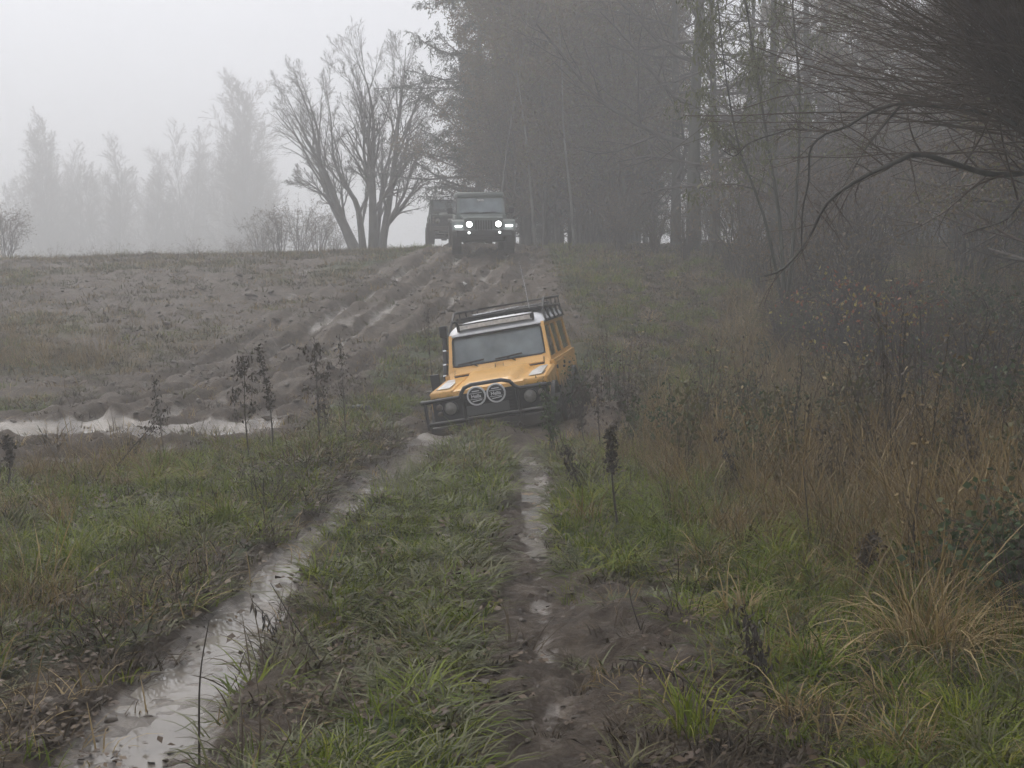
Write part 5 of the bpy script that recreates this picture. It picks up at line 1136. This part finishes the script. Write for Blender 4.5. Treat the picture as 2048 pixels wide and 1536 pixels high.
weed((1238, 1065), (1222, 862), 'spike', "dark seed-spiked dead weed standing right of the right rut", .009, mid=[(1225, 960)])
weed((1168, 1010), (1128, 890), 'sparse', "dark dead weed leaning left beside the right rut's water", .007)
weed((1846, 960), (1840, 615), 'bare', "tall straight dark dead stalk standing above the brambles on the right", .009)
weed((1620, 1110), (1606, 930), 'bare', "thin straight dead stalk in the middle of the brown weeds", .006)
weed((1815, 1140), (1834, 1035), 'bare', "short brown stub of a stalk, right one of a pair", .008, M_STRAW)
weed((1800, 1155), (1812, 1050), 'bare', "short brown stub of a stalk, left one of a pair", .008, M_STRAW)
weed((1738, 1180), (1746, 1080), 'spike', "short dark seed-spiked weed left of the pair of brown stubs", .008)
weed((1286, 1260), (1256, 1132), 'bare', "thin dead stem in the green verge beside the right rut", .004)
weed((1460, 1440), (1238, 1318), 'hang', "fallen arching stem with hanging leaves in the right foreground", .006, mid=[(1390, 1375), (1310, 1330)], name="fallen_stem")
weed((1545, 1400), (1488, 1215), 'sparse', "thin dead weed right of the fallen arching stem", .005)
weed((1715, 1240), (1790, 1070), 'bare', "pale straw stem leaning right in front of the brown weeds", .004, M_STRAW)
weed((1202, 900), (1196, 742), 'sparse', "dark dead weed right beside the yellow wagon's flank, tallest there", .007)
weed((1172, 890), (1168, 775), 'clumps', "dark leafy dead weed hiding the yellow wagon's front wheel", .007)
weed((1236, 885), (1243, 792), 'clumps', "dark leafy dead weed on the mud bank right of the yellow wagon", .007)
weed((1505, 1010), (1440, 860), 'sparse', "dead weed leaning left amid the tall brown grass", .006)
weed((1940, 1060), (1925, 820), 'sparse', "dead weed before the leafy bramble at the right edge", .007)
weed((868, 775), (856, 612), 'sparse', "thin misty weed behind the yellow wagon's left side", .006)
# odd lumps
def lump(px, py, s, mat, label, name, cat):
    x, y = G(px, py); V, T = clod_mesh(px); V = V*np.array(s); o = mobj(name, fast_mesh(name, V, T=T, mat=mat, smooth=True)); o.location = (x, y, gz(x, y)+s[2]*.25); tag(o, label, cat)
M_DARKSOD = simple("dark_sod", (.022, .026, .022), .7, var=.4, bump=.6, bsc=20); M_SPECK = simple("pale_stone", (.6, .59, .57), .5)
lump(672, 822, (.16, .12, .12), M_DARKSOD, "dark sod, left one of two lying in the bright grass left of the wagon", "turned_sod", "sod")
lump(722, 824, (.20, .12, .11), M_DARKSOD, "dark sod, right one of two lying in the bright grass left of the wagon", "turned_sod", "sod")
lump(926, 568, (.07, .07, .10), M_SPECK, "small pale stone on the track above the yellow wagon's roof", "pale_stone", "stone")

V, Q, rr_ = blades(77, 210, .22, .35, .85, .006, 15, 65, 120, segs=6)
x, y = G(1855, 1310); tu = mobj("straw_tussock", fast_mesh("straw_tussock", V, Q, mat=M_DRY, attrs={'rnd': ('FLOAT', rr_)})); tu.location = (x, y, gz(x, y)); tag(tu, "large collapsed tussock of straw-coloured grass in the right foreground", "tussock")
# ------------------------------------------------------------------ haze
def haze():
    m = bpy.data.materials.new("haze_air"); m.use_nodes = True; nt = m.node_tree
    for n in list(nt.nodes): nt.nodes.remove(n)
    out = nt.nodes.new("ShaderNodeOutputMaterial"); v = nt.nodes.new("ShaderNodeVolumePrincipled")
    v.inputs['Color'].default_value = (.942, .947, .955, 1); v.inputs['Density'].default_value = .0081; v.inputs['Anisotropy'].default_value = .15
    nt.links.new(v.outputs[0], out.inputs['Volume'])
    o = MB().box(-305, 305, -125, 305, -2.0, 38).build("haze", m)
    tag(o, "pale grey mist hanging over the whole field and wood", "mist", kind='stuff')
haze()
